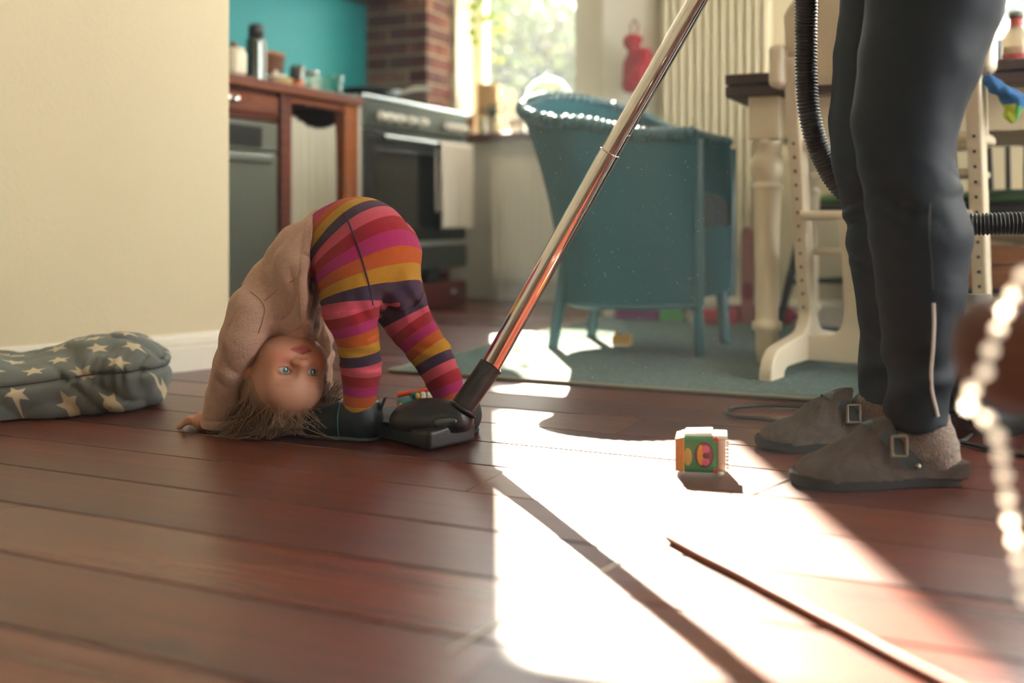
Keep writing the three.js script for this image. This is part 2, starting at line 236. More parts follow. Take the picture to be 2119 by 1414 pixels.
{ const w = thing('window_3', null, null, O0, TH, null, 'structure'); const t = 0.06, A = (b0, b1, y0, y1) => slab(3.1, 3.16, y0, y1, b0, b1, 0.006);  // unseen window, added to bring daylight onto the left wall
  part(w, 'window_frame', [A(W3.b0, W3.b0 + t, W3.y0, W3.y1), A(W3.b1 - t, W3.b1, W3.y0, W3.y1), A(W3.b0, W3.b1, W3.y0, W3.y0 + t), A(W3.b0, W3.b1, W3.y1 - t, W3.y1)], M.gloss);
  for (const b of [2.0, 3.0]) part(w, 'mullion', A(b - 0.03, b + 0.03, W3.y0, W3.y1), M.gloss);
  for (const [p, q] of [[W3.b0, 2.0], [2.0, 3.0], [3.0, W3.b1]]) part(w, 'pane', slab(3.128, 3.13, W3.y0, W3.y1, p, q), M.glass);
}
// door casing beside the window, on the wall that stands forward
{ const c = thing('trim_2', null, null, O0, TH, null, 'structure'); part(c, 'casing', [slab(-1.49, -1.30, 0.09, 2.3, 4.128, 4.157, 0.006)], M.gloss); part(c, 'casing_bead', slab(-1.30, -1.27, 0.09, 2.3, 4.136, 4.157, 0.004), M.gloss); }
// the garden outside
struct('ground', slab(-9, 9, -0.6, -0.4, 5.3, 17.5), mat('#5e6b3f', 1)).name = 'lawn';
{ seed = 51;
  const leaf = new THREE.BufferGeometry(); leaf.setAttribute('position', new THREE.Float32BufferAttribute([0, 0, 0, 0.45, 0.5, 0.12, -0.45, 0.5, 0.12, 0, 1, 0, 0, 0.5, 0], 3)); leaf.setIndex([0, 1, 4, 0, 4, 2, 1, 3, 4, 4, 3, 2]); leaf.computeVertexNormals();
  const lm = [phys('#2f4a26', 0.85, { transmission: 0.3 }), phys('#5a602c', 0.85, { transmission: 0.4 }), phys('#1a3634', 0.85, { transmission: 0.2 })];
  function tree(label, x, d, y0, y1, r, n, kind, size) {
    const t = thing('garden_tree', label, 'tree', v(x, -0.4, -d), 0, 'trees outside the window');
    part(t, 'trunk', [tube([v(0, 0, 0), v(0.05, y0 * 0.5, 0.03), v(-0.03, y0, 0), v(0.1, (y0 + y1) / 2, 0)], 0.06, 16, 8), ...[0, 1, 2, 3].map(() => cyl(v(0, y0 + rnd(0, 0.6), 0), v(rnd(-r, r) * 0.8, mix(y0, y1, rnd(0.4, 0.9)), rnd(-r, r) * 0.8), 0.03, 0.012, 6))], mat('#4a3d31', 0.9));
    const im = new THREE.InstancedMesh(leaf, lm[kind], n); im.name = 'foliage'; im.userData.kind = 'stuff'; im.castShadow = im.receiveShadow = true; const m = new THREE.Matrix4(), q = new THREE.Quaternion(), e = new THREE.Euler(), c = new THREE.Color();
    for (let i = 0; i < n; i++) { const th = rnd(0, 2 * PI), ph = Math.acos(rnd(-1, 1)), rr = Math.cbrt(rnd(0.15, 1)), k = 0.75 + 0.5 * noise(Math.cos(th) * 2 + x, Math.cos(ph) * 2, d); e.set(rnd(0, 6), rnd(0, 6), rnd(0, 6)); q.setFromEuler(e); const s = size * rnd(0.6, 1.3);
      m.compose(v(Math.sin(ph) * Math.cos(th) * r * rr * k, (y0 + y1) / 2 + Math.cos(ph) * (y1 - y0) / 2 * rr * k, Math.sin(ph) * Math.sin(th) * r * rr * k), q, v(s, s, s)); im.setMatrixAt(i, m); im.setColorAt(i, c.setRGB(rnd(0.6, 1.1), rnd(0.7, 1.1), rnd(0.5, 0.9))); }
    t.add(im);
  }
  tree('sunlit yellow-green tree nearest outside the kitchen window', 0.35, 10.5, 1.5, 4.0, 1.5, 6000, 1, 0.1);
  tree('blue-green shrub standing low behind the window glass', -0.2, 11.2, 0.0, 2.7, 2.0, 14000, 2, 0.12);
  tree('mid-green tree beside the blue-green shrub in the garden', 1.7, 13, 0.4, 4.4, 1.8, 5600, 0, 0.12);
  tree('wide green tree far behind the others in the garden', -0.6, 15.2, 0.3, 5.0, 2.4, 7000, 0, 0.15);
  tree('tall broad tree outside the window beside the dining table', 5.6, 11.5, 0.4, 3.6, 2.2, 6000, 2, 0.15);
}

// ---------- kitchen ----------
{ // worktop on its wooden frame
  const w = thing('worktop', 'reddish brown wooden kitchen worktop carrying bottles, jars and bowls', 'worktop', rm(-2.32, 2.9, 0.85), TH);
  part(w, 'board', bx(-0.6, 0.025, 0, 0.035, -0.685, 0.7, 0.005), M.kitchen);
  const f = thing('open_shelf_unit', 'open reddish wooden base unit with two posts beside the range cooker', 'cabinet', rm(-2.32, 2.9), TH);
  part(f, 'post', bx(-0.05, 0, 0, 0.85, -0.247, -0.19, 0.004), M.kitchenPost);
  part(f, 'post', bx(-0.05, 0, 0, 0.85, -0.68, -0.59, 0.004), M.postLight, 'lighter orange-brown wooden post');
  part(f, 'side_panel', bx(-0.58, -0.05, 0, 0.85, -0.68, -0.66), M.kitchenPost);
  part(f, 'top_rail', bx(-0.04, -0.012, 0.825, 0.85, -0.68, -0.19), M.kitchen);
  part(f, 'back_panel', bx(-0.58, -0.565, 0, 0.85, -0.66, -0.19), M.dark);
  part(f, 'bottom_shelf', bx(-0.565, -0.05, 0.08, 0.1, -0.66, -0.247), M.kitchenPost);
  const u = thing('drawer_unit', 'shallow reddish wooden drawer unit between worktop and dishwasher', 'drawer', rm(-2.32, 2.9), TH);
  part(u, 'casing', [bx(-0.5, -0.02, 0.75, 0.765, -0.185, 0.46), bx(-0.5, -0.02, 0.835, 0.85, -0.185, 0.46), bx(-0.5, -0.02, 0.765, 0.835, -0.185, -0.17), bx(-0.5, -0.02, 0.765, 0.835, 0.445, 0.46)], M.kitchenPost);
  const dr = part(u, 'drawer', [bx(-0.4, 0.0, 0.766, 0.833, -0.168, 0.443, 0.004), bx(-0.01, 0.006, 0.775, 0.826, -0.155, 0.43, 0.004)], M.kitchen);
  for (const z of [0.14, 0.095]) part(dr, 'knob', lathe([[0, 0], [0.006, 0], [0.006, 0.012], [0.014, 0.018], [0.015, 0.026], [0.009, 0.033], [0, 0.034]], 18).rotateZ(-PI / 2).translate(0.005, 0.8, z), M.chrome, 'shiny metal knob');
}
{ const d = thing('dishwasher', 'grey steel dishwasher with black control strip under wooden drawer', 'dishwasher', rm(-2.345, 2.78), TH);
  part(d, 'body', bx(-0.55, 0, 0.09, 0.745, -0.295, 0.3, 0.004), M.steelDark);
  part(d, 'door', bx(0, 0.022, 0.1, 0.635, -0.29, 0.295, 0.006), M.steel);
  part(d, 'plinth', bx(-0.5, -0.04, 0, 0.09, -0.29, 0.295), M.dark);
  const c = part(d, 'control_panel', [bx(0, 0.022, 0.64, 0.742, -0.29, 0.295, 0.005)], M.steel);
  part(c, 'display_strip', bx(0.02, 0.0245, 0.65, 0.722, -0.2, 0.29, 0.002), M.black);
  for (let i = 0; i < 3; i++) part(c, 'button', bx(0.024, 0.027, 0.683, 0.7, 0.02 + i * 0.04, 0.045 + i * 0.04, 0.002), M.gloss);
  part(d, 'handle', bx(0.022, 0.045, 0.595, 0.625, -0.23, 0.25, 0.008), M.steel);
}
{ // linen curtain in front of the open shelf
  const o = thing('linen_curtain', 'pale linen curtain hanging sagging in the open kitchen unit', 'curtain', rm(-2.335, 3.29), TH);
  const top = (s) => 0.79 - 0.05 * Math.sin(PI * clamp(s * 0.85, 0, 1)) * 0.9;
  part(o, 'cloth', grid(90, 30, (s, t) => { const amp = 0.004 + 0.014 * t, z = 0.142 - s * (0.292 + 0.02 * t), y = mix(top(s), 0.13, t); return { x: amp * Math.sin(s * 46 + 1.5 * Math.sin(s * 9) + t) + 0.004 * noise(s * 6, t * 3), y, z, u: s * 0.4, w: t * 0.6 }; }), phys('#d6cfbc', 0.95, { transmission: 0.12, bumpMap: cloth, bumpScale: 0.0008 }));
  part(o, 'cord', tube(Array.from({ length: 9 }, (_, i) => v(0, top(i / 8), 0.142 - i / 8 * 0.292)), 0.003, 24, 6), M.dark);
}
{ // range cooker
  const s = thing('range_cooker', 'wide steel range cooker with nine knobs and black oven door', 'cooker', rm(-2.32, 4.055), TH);
  part(s, 'body', bx(-0.6, -0.03, 0.175, 0.89, -0.46, 0.465, 0.004), M.gloss, 'white enamelled cooker body');
  for (const z of [0.45, -0.46]) part(s, 'front_edge', bx(-0.03, 0, 0.175, 0.885, z, z + 0.015, 0.003), M.gloss);
  part(s, 'hob', [bx(-0.6, 0.02, 0.885, 0.905, -0.465, 0.465, 0.008)], mat('#b9c4c4', 0.22, { metalness: 0.85 }));
  for (const [x, z, r] of [[-0.18, 0.27, 0.09], [-0.42, 0.25, 0.07], [-0.3, 0, 0.11], [-0.18, -0.26, 0.07], [-0.42, -0.25, 0.09]]) part(s, 'burner', [lathe([[0, 0], [r * 0.5, 0], [r * 0.5, 0.008], [0, 0.012]], 20).translate(x, 0.905, z), bx(x - r, x + r, 0.918, 0.924, z - 0.004, z + 0.004), bx(x - 0.004, x + 0.004, 0.918, 0.924, z - r, z + r)], M.dark);
  const cp = part(s, 'control_panel', bx(-0.03, 0.016, 0.775, 0.884, -0.445, 0.45, 0.006), M.steelDark);
  const kn = lathe([[0, 0], [0.023, 0], [0.021, 0.006], [0.018, 0.009], [0.016, 0.026], [0.012, 0.03], [0, 0.03]], 20).rotateZ(-PI / 2);
  for (const b of [3.72, 3.795, 3.87, 3.965, 4.06, 4.29, 4.345, 4.4, 4.452]) { const k = part(cp, 'knob', kn, M.gloss, 'pale round control knob'); k.position.set(0.016, 0.823, 4.055 - b); }
  const door = part(s, 'oven_door', bx(-0.03, 0.012, 0.305, 0.765, -0.445, 0.45, 0.006), M.black);
  part(door, 'glass', bx(0.011, 0.0135, 0.36, 0.69, -0.36, 0.37, 0.001), phys('#0b0d0d', 0.05, { clearcoat: 1, clearcoatRoughness: 0.03 }));
  part(door, 'handle', [cyl(v(0.055, 0.735, 0.37), v(0.055, 0.735, -0.4), 0.011), cyl(v(0.01, 0.735, 0.33), v(0.055, 0.735, 0.33), 0.008), cyl(v(0.01, 0.735, -0.36), v(0.055, 0.735, -0.36), 0.008)], M.steel);
  part(s, 'storage_drawer', [bx(-0.03, 0.014, 0.178, 0.285, -0.445, 0.45, 0.006)], M.steelDark);
  for (const z of [-0.3, 0.3, -0.24]) part(s, 'foot', cyl(v(-0.08, 0.112, z), v(-0.08, 0.18, z), 0.02), M.dark);
  for (const z of [-0.3, 0.3]) part(s, 'foot', cyl(v(-0.5, 0.112, z), v(-0.5, 0.18, z), 0.02), M.dark);
  const p = thing('wooden_plinth_drawer', 'dark red wooden drawer box with round knob under the range cooker', 'drawer', rm(-2.32, 4.055), TH);
  part(p, 'box', bx(-0.58, -0.01, 0, 0.112, -0.46, 0.46, 0.004), mat('#5a1f1c', 0.45)); part(p, 'front', bx(-0.01, 0.008, 0.006, 0.106, -0.455, 0.455, 0.004), mat('#5f221d', 0.4));
  part(p, 'knob', lathe([[0, 0], [0.007, 0], [0.007, 0.012], [0.016, 0.018], [0.014, 0.028], [0, 0.03]], 16).rotateZ(-PI / 2).translate(0.008, 0.063, -0.28), M.chrome);
}
{ const t = thing('tea_towel', 'white tea towel hanging over the oven door handle', 'towel', rm(-2.265, 4.3), TH);
  part(t, 'cloth', grid(26, 60, (s, q) => { const z = 0.155 - s * 0.315, L = q * 0.72, r = 0.0155; let x, y; if (L < 0.3) { x = -r; y = 0.735 - 0.3 + L; } else if (L < 0.3 + PI * r) { const a = (L - 0.3) / r; x = -r * Math.cos(a); y = 0.735 + r * Math.sin(a); } else { x = r; y = 0.735 - (L - 0.3 - PI * r); } const w = smooth(0.34, 0.72, L); return { x: x + w * 0.006 * Math.sin(s * 9 + 1) + 0.002 * w * Math.sin(s * 23), y, z: z + 0.004 * noise(s * 3, L * 8), u: s * 0.4, w: L }; }), mat('#e0d3c2', 0.95, { bumpMap: cloth, bumpScale: 0.0012 }));
}
{ const s = thing('wall_shelf', 'dark brown wooden wall shelf above the turquoise splashback', 'shelf', rm(-2.932, 3.6, 1.485), TH); part(s, 'board', bx(0, 0.24, 0, 0.035, -0.99, 1.4, 0.004), M.kitchenPost); for (const z of [-0.8, 0.2, 1.2]) part(s, 'bracket', bx(0.0, 0.18, 0.035, 0.06, z - 0.015, z + 0.015), M.kitchenPost); }
// things on the worktop and hob
const WT = 0.885;
function simple(name, label, cat, pos, geo, m, extra = []) { const t = thing(name, label, cat, pos, TH); part(t, 'body', geo, m); for (const [n, g, mm, l] of extra) part(t, n, g, mm, l); return t; }
simple('thermos_flask', 'tall dark steel thermos flask with black lid on worktop', 'flask', onA(530, -2.42, WT), lathe([[0, 0], [0.034, 0], [0.036, 0.004], [0.036, 0.15], [0.03, 0.168], [0, 0.168]]), mat('#6f7470', 0.2, { metalness: 0.9 }), [['lid', lathe([[0, 0.166], [0.027, 0.166], [0.027, 0.205], [0.022, 0.215], [0, 0.216]]), M.black], ['base_ring', lathe([[0.0365, 0.0], [0.038, 0.0], [0.038, 0.014], [0.0365, 0.014]]), M.black]]);
{ const b = simple('bread_basket', 'brown woven basket behind the thermos flask', 'basket', onA(520, -2.72, WT), lathe([[0, 0], [0.1, 0], [0.125, 0.1], [0.13, 0.17], [0.12, 0.17], [0.112, 0.1], [0.09, 0.012], [0, 0.012]], 28), mat('#7d4c2c', 0.85, { bumpMap: weave, bumpScale: 0.004 })); part(b, 'rim', new THREE.TorusGeometry(0.126, 0.009, 8, 32).rotateX(PI / 2).translate(0, 0.17, 0), mat('#9a6a43', 0.8)); }
simple('storage_jar', 'cream ceramic jar at the wall end of the worktop', 'jar', onA(484, -2.36, WT), lathe([[0, 0], [0.036, 0], [0.042, 0.02], [0.042, 0.08], [0.034, 0.09], [0.034, 0.098], [0, 0.1]]), M.cream, [['lid', lathe([[0, 0.096], [0.03, 0.097], [0.012, 0.106], [0.01, 0.118], [0, 0.12]]), M.kitchen]]);
simple('white_pot', 'small white lidded pot beside the thermos flask', 'pot', onA(570, -2.56, WT), lathe([[0, 0], [0.04, 0], [0.05, 0.03], [0.048, 0.07], [0.04, 0.075], [0, 0.078]]), M.gloss, [['lid_knob', ball(v(0, 0.086, 0), 0.011), M.gloss]]);
simple('mustard_bowl', 'low mustard yellow bowl between thermos flask and pepper mill', 'bowl', onA(578, -2.45, WT), lathe([[0, 0], [0.03, 0], [0.045, 0.02], [0.05, 0.045], [0.046, 0.045], [0.04, 0.022], [0.027, 0.006], [0, 0.006]]), mat('#b9a06a', 0.4));
simple('pepper_mill', 'black pepper mill standing by the turquoise wall', 'pepper mill', onA(608, -2.62, WT), lathe([[0, 0], [0.022, 0], [0.022, 0.02], [0.014, 0.05], [0.016, 0.08], [0.02, 0.1], [0.014, 0.112], [0.018, 0.13], [0.008, 0.146], [0, 0.148]]), M.dark);
simple('steel_shaker', 'slim steel shaker right beside the black pepper mill', 'shaker', onA(622, -2.56, WT), lathe([[0, 0], [0.019, 0], [0.02, 0.1], [0.018, 0.128], [0.01, 0.138], [0, 0.139]]), M.steel);
simple('copper_canister', 'copper coloured canister in front of the pepper mill', 'canister', onA(612, -2.44, WT), lathe([[0, 0], [0.032, 0], [0.034, 0.03], [0.028, 0.048], [0, 0.05]]), mat('#a4562f', 0.35, { metalness: 0.5 }), [['lid', lathe([[0, 0.048], [0.024, 0.049], [0.02, 0.056], [0, 0.058]]), M.dark]]);
simple('glass_jar', 'round glass jar with steel lid next to the glass bowl', 'jar', onA(645, -2.43, WT), lathe([[0, 0], [0.03, 0], [0.033, 0.006], [0.033, 0.07], [0.027, 0.078], [0.025, 0.078], [0.031, 0.068], [0.031, 0.008], [0, 0.004]]), M.jar, [['lid', lathe([[0, 0.079], [0.029, 0.079], [0.029, 0.09], [0, 0.092]]), M.chrome]]);
simple('spice_tin', 'small steel spice tin behind the glass jar', 'tin', onA(646, -2.6, WT), lathe([[0, 0], [0.026, 0], [0.026, 0.075], [0, 0.077]]), M.steel, [['lid_knob', lathe([[0, 0.077], [0.014, 0.078], [0.016, 0.09], [0, 0.096]]), M.dark]]);
simple('glass_bowl', 'clear glass mixing bowl at the cooker end of the worktop', 'bowl', onA(676, -2.43, WT), lathe([[0, 0], [0.044, 0], [0.058, 0.02], [0.067, 0.085], [0.064, 0.086], [0.055, 0.022], [0.042, 0.005], [0, 0.005]], 40), M.jar);
{ const p = thing('frying_pan', 'black frying pan with long pale handle on the hob', 'pan', onA(768, -2.52, 0.924), TH);
  part(p, 'pan', lathe([[0, 0], [0.105, 0], [0.13, 0.045], [0.134, 0.046], [0.126, 0.04], [0.1, 0.005], [0, 0.005]], 40), M.black);
  part(p, 'handle', tube([v(0.03, 0.035, -0.125), v(0.045, 0.05, -0.17), v(0.075, 0.075, -0.25), v(0.11, 0.082, -0.34)], 0.011, 20, 8), mat('#8f8a7c', 0.35, { metalness: 0.6 }));
  part(p, 'rivet', ball(v(0.033, 0.04, -0.132), 0.012), M.brass); }
// under the window
{ const r = thing('panel_radiator', 'low white ribbed panel radiator under the kitchen window', 'radiator', rm(-2.12, 4.78), TH);
  part(r, 'panel', bx(-0.2, 0.52, 0.1, 0.7, -0.03, 0.0, 0.006), M.gloss);
  const rib = bx(-0.013, 0.013, 0.135, 0.66, 0.0, 0.014, 0.008); for (let i = 0; i < 18; i++) part(r, 'rib', rib, M.gloss).position.x = -0.175 + i * 0.04;
  part(r, 'top_grille', bx(-0.2, 0.52, 0.695, 0.71, -0.06, 0.012, 0.004), M.gloss); for (const x of [-0.1, 0.36]) part(r, 'wall_bracket', bx(x, x + 0.04, 0.1, 0.6, -0.08, -0.03), M.gloss);
  for (const x of [-0.15, 0.45]) part(r, 'pipe', cyl(v(x, 0, -0.02), v(x, 0.12, -0.02), 0.009), M.gloss); }
{ const r = thing('tall_radiator', 'tall white radiator with narrow vertical ribs beside door casing', 'radiator', rm(-1.0, 4.1), TH);
  part(r, 'panel', bx(-0.23, 0.2, 0.25, 2.2, -0.03, 0.0, 0.006), M.wall); const rib = bx(-0.011, 0.011, 0.27, 2.18, 0, 0.016, 0.008); for (let i = 0; i < 13; i++) part(r, 'rib', rib, M.wall).position.x = -0.21 + i * 0.0325;
  for (const x of [-0.15, 0.1]) part(r, 'wall_bracket', bx(x, x + 0.03, 0.4, 2, -0.055, -0.03), M.gloss); }
{ const o = thing('red_cloth_pouch', 'red cloth pouch tied with a knot, hanging on the door casing', 'pouch', at(1318, 185, 4.28).add(rm(0, -0.03)), TH);
  const f = (p) => { let d = ell(p, v(0.01, 0.075, 0), 0.06, 0.085, 0.022); d = smin(d, cone(p, v(-0.03, 0.005, 0), v(0.045, 0.13, 0), 0.018, 0.024), 0.04); d = smin(d, cone(p, v(-0.005, 0.15, 0), v(-0.012, 0.17, 0), 0.012, 0.012), 0.02); d = smin(d, ell(p, v(-0.02, 0.19, 0), 0.028, 0.03, 0.016), 0.02); d = smin(d, ell(p, v(0.012, 0.195, 0), 0.022, 0.02, 0.014), 0.015); return d + 0.004 * noise(p.x * 60, p.y * 25, p.z * 60); };
  part(o, 'cloth', field(f, v(-0.1, -0.05, -0.06), v(0.12, 0.25, 0.06), 0.006), mat('#a31524', 0.85)); part(o, 'hanging_loop', tube([v(-0.01, 0.2, 0), v(-0.02, 0.25, -0.01), v(-0.005, 0.275, -0.02), v(0.01, 0.25, -0.01), v(0, 0.2, 0)], 0.003, 24, 6), mat('#8f1f2a', 0.8)); part(o, 'hook', tube([v(0, 0.275, -0.032), v(0, 0.268, -0.01), v(-0.003, 0.28, 0)], 0.004, 10, 6), M.steel); }
// on the sill
const SL = 0.828;
function plant(name, label, pos, n, len, color, pot) { const t = thing(name, label, 'plant', pos, TH); part(t, 'pot', lathe([[0, 0], [0.03, 0], [0.04, 0.07], [0.043, 0.07], [0.043, 0.085], [0.036, 0.085], [0.034, 0.07], [0, 0.07]]), pot); part(t, 'soil', lathe([[0, 0.072], [0.036, 0.071]]), M.dark); seed = 70 + n; const m = phys(color, 0.5, { transmission: 0.15 });
  for (let i = 0; i < n; i++) { const a = i / n * 2 * PI + rnd(-0.3, 0.3), L = len * rnd(0.7, 1.2), out = rnd(0.35, 0.95); part(t, 'leaf', grid(10, 2, (s, q) => { const w = 0.009 * Math.sin(PI * Math.min(1, 0.12 + s * 0.88)) * (q - 0.5) * 2, r = L * out * s, y = 0.075 + L * (1.25 * s - 1.15 * s * s * out * 1.2); return v(Math.cos(a) * r - Math.sin(a) * w, y + Math.abs(q - 0.5) * 0.006, Math.sin(a) * r + Math.cos(a) * w); }), m); } return t; }
plant('spider_plant', 'spiky green potted plant on the window sill', onB(1020, 4.83, SL), 22, 0.12, '#23452c', M.jar);
plant('small_fern', 'small dark leafy plant by the brick chimney corner', onB(966, 4.775, SL), 10, 0.055, '#2f4a2c', mat('#8a5a3a', 0.8));
{ const b = simple('card_box', 'pale cardboard box standing behind the spiky plant', 'box', onB(1012, 4.97, SL), bx(-0.06, 0.06, 0, 0.27, -0.025, 0.025, 0.003), mat('#c9a878', 0.85)); part(b, 'lid_flap', bx(-0.06, 0.02, 0.268, 0.276, -0.025, 0.025), mat('#b99767', 0.85)); }
for (const [px, b, h, l] of [[1000, 4.75, 0.1, 'slim clear glass bottle in front of the spiky plant'], [1030, 4.75, 0.085, 'short clear glass bottle beside the spiky plant'], [1048, 4.84, 0.06, 'tiny clear glass bottle near the middle of the sill']]) simple('glass_bottle', l, 'bottle', onB(px, b, SL), lathe([[0, 0], [0.016, 0], [0.017, h * 0.7], [0.008, h * 0.85], [0.008, h], [0.0065, h], [0.0065, h * 0.85], [0.0155, h * 0.68], [0.0145, 0.003], [0, 0.003]], 20), M.jar);
{ const g = thing('glass_cloche', 'clear glass cloche with round knob on the window sill', 'cloche', onB(1135, 4.9, SL), TH); part(g, 'dome', lathe([[0.12, 0], [0.12, 0.16], [0.105, 0.22], [0.07, 0.262], [0.03, 0.28], [0, 0.284], [0, 0.281], [0.03, 0.277], [0.068, 0.258], [0.102, 0.218], [0.117, 0.158], [0.117, 0]], 40), M.jar); part(g, 'knob', ball(v(0, 0.297, 0), 0.014), M.jar); part(g, 'base', lathe([[0, 0], [0.128, 0], [0.128, 0.008], [0, 0.008]], 36), M.gloss); }
for (const [px, l] of [[1064, 'white ceramic egg cup at the radiator side of the sill'], [1080, 'white ceramic egg cup beside the glass cloche']]) simple('egg_cup', l, 'cup', onB(px, 4.78, SL), lathe([[0, 0], [0.02, 0], [0.008, 0.015], [0.009, 0.025], [0.024, 0.04], [0.026, 0.062], [0.023, 0.062], [0.02, 0.042], [0, 0.032]], 24), M.gloss);
{ const t = thing('hanging_ivy', 'trailing ivy hanging from the top of the kitchen window frame', 'plant', rm(-2.42, 4.98, 1.72), TH); seed = 77; const m = phys('#9fae4a', 0.6, { transmission: 0.4 }); const L = grid(4, 4, (s, q) => { const w = Math.sin(PI * s) * (q - 0.5) * 0.05; return v(w, -s * 0.05, 0.01 * Math.sin(PI * s)); });
  for (let i = 0; i < 4; i++) { const x0 = -0.08 + i * 0.05, len = rnd(0.25, 0.5), pts = []; for (let k = 0; k <= 6; k++) pts.push(v(x0 + 0.03 * Math.sin(k + i * 2), -len * k / 6, 0.02 * Math.cos(k * 1.3 + i))); part(t, 'vine', tube(pts, 0.002, 20, 5), M.green); for (let k = 0; k < 9; k++) { const p = part(t, 'leaf', L, m), q = pts[Math.min(6, Math.floor(k * 0.78))]; p.position.set(q.x + rnd(-0.02, 0.02), q.y - rnd(0, 0.05), q.z); p.rotation.set(rnd(-0.8, 0.8), rnd(0, 6), rnd(-1, 1)); } }
  part(t, 'hanging_basket', [lathe([[0, 0], [0.05, 0], [0.07, 0.08], [0, 0.08]]), cyl(v(0, 0.08, 0), v(0, 1.2, 0), 0.002, 0.002, 5)], M.kitchen); }

// ---------- rug and furniture ----------
{ const r = thing('rug', 'large grey-green woven rug under the table and wicker chair', 'rug', rm(-0.1, 3.23), TH);
  part(r, 'pile', grid(60, 40, (s, t) => { const x = mix(-1.36, 1.36, s), z = mix(0.81, -0.81, t); return { x, y: 0.009 + 0.0012 * noise(x * 5, z * 5, 1), z, u: x, w: z }; }), M.rug);
  part(r, 'backing', bx(-1.365, 1.365, 0.0005, 0.006, -0.815, 0.815), M.dark);
  for (const [x0, x1, z0, z1] of [[-1.37, 1.37, 0.805, 0.82], [-1.37, 1.37, -0.82, -0.805], [-1.37, -1.355, -0.805, 0.805], [1.355, 1.37, -0.805, 0.805]]) part(r, 'edge_binding', bx(x0, x1, 0.003, 0.0105, z0, z1, 0.003), M.rugEdge); }
{ // wicker armchair, facing right along local x
  const c = thing('wicker_armchair', 'teal painted wicker tub armchair standing on the rug', 'armchair', v(0.40, 0.0106, -3.3), -23 * PI / 180);
  const plan = (t) => { const s = Math.abs(t), g = Math.sign(t) || 1, hw = 0.215; if (s < 0.5) { const q = s / 0.5 * PI / 2; return [-0.06 - 0.17 * Math.cos(q), -g * hw * Math.sin(q), -Math.cos(q), -g * Math.sin(q)]; } return [-0.06 + (s - 0.5) / 0.5 * 0.29, -g * hw, 0, -g]; };
  const rim = (t0) => { const s = Math.abs(t0 > 0.2 ? (t0 - 0.2) * 1.15 : t0 - 0.2); return 0.63 + 0.045 * (1 - smooth(0.55, 1, s)) + 0.125 * (1 - smooth(0.02, 0.6, s)); };
  const shell = (off) => (s, q) => { const t = mix(-1, 1, s), [x, z, nx, nz] = plan(t), y = mix(0.15, rim(t), q), lean = 0.1 * q * q * (1 - smooth(0.2, 0.75, Math.abs(t - 0.1))) + 0.03 * q, k = lean + off; return { x: x + nx * k, y: y + 0.012 * Math.sin(t * 3) * (1 - q), z: z + nz * k, u: t * 0.75, w: y }; };
  part(c, 'shell', [grid(96, 30, shell(0.012)), grid(96, 30, shell(-0.006)), grid(96, 1, (s, q) => shell(q * 0.018 - 0.006)(s, 0)), ...[0, 1].map((e) => grid(1, 30, (s, q) => shell(s * 0.018 - 0.006)(e, q)))], M.wicker);
  const top = (off, dy) => Array.from({ length: 61 }, (_, i) => { const p = shell(off)(i / 60, 1); return v(p.x, p.y + dy, p.z); });
  const core = part(c, 'rim', tube(top(0.006, 0.004), 0.017, 120, 10), M.wickerRim);
  { const curve = new THREE.CatmullRomCurve3(top(0.006, 0.004)), g = []; for (const ph of [0, PI]) { const pts = []; for (let i = 0; i <= 420; i++) { const u = i / 420, p = curve.getPoint(u), tn = curve.getTangent(u), up = v(0, 1, 0), sd = tn.clone().cross(up).normalize(), a = u * 2 * PI * 34 + ph; pts.push(p.addScaledVector(up, Math.sin(a) * 0.017).addScaledVector(sd, Math.cos(a) * 0.017)); } g.push(tube(pts, 0.006, 840, 5)); } part(core, 'braid', g, M.wickerRim); }
  const bot = Array.from({ length: 41 }, (_, i) => { const p = shell(0.008)(i / 40, 0); return v(p.x, p.y, p.z); }); part(c, 'lower_rim', tube(bot, 0.009, 80, 8), M.wickerRim);
  part(c, 'front_apron', grid(30, 16, (s, q) => { const z = mix(0.215, -0.215, s); return { x: 0.235 + 0.012 * Math.sin(PI * s), y: mix(0.17, 0.37, q), z, u: z, w: q * 0.2 }; }), M.wicker);
  for (const g of [1, -1]) part(c, 'front_post', cyl(v(0.235, 0.15, g * 0.222), v(0.235, 0.62, g * 0.24), 0.014, 0.014, 10), M.wickerRim);
  part(c, 'seat_deck', bx(-0.2, 0.235, 0.34, 0.365, -0.2, 0.2, 0.01), M.wicker);
  const cu = part(c, 'seat_cushion', field((p) => { const d = Math.max(Math.abs(p.x - 0.02) - 0.19, Math.abs(p.z) - 0.17); return smin(Math.hypot(Math.max(d, -0.02) + 0.02, Math.max(Math.abs(p.y - 0.41) - 0.02, 0)) - 0.045, 1, 0.01) + 0.006 * noise(p.x * 14, p.y * 10, p.z * 14); }, v(-0.28, 0.32, -0.28), v(0.32, 0.52, 0.28), 0.012), M.cushion);
  part(cu, 'loose_cushion', field((p) => ell(p, v(-0.12, 0.56, 0), 0.07, 0.13, 0.17) + 0.006 * noise(p.x * 20, p.y * 14, p.z * 14), v(-0.25, 0.4, -0.22), v(0, 0.72, 0.22), 0.012), M.cushion);
  for (const [x0, z0, x1, z1] of [[0.2, 0.19, 0.225, 0.165], [0.2, -0.19, 0.225, -0.175], [-0.17, 0.17, -0.235, 0.15], [-0.17, -0.17, -0.22, -0.17]]) part(c, 'leg', [cyl(v(x1, 0, z1), v(x0, 0.36, z0), 0.017, 0.021, 14), lathe([[0, 0], [0.018, 0], [0.018, 0.006], [0, 0.006]], 14).translate(x1, 0, z1)], M.wickerRim);
  for (const g of [1, -1]) part(c, 'back_strut', cyl(v(-0.19, 0.28, g * 0.13), v(-0.305, 0.7, g * 0.06), 0.011, 0.011, 10), M.wickerRim);
}
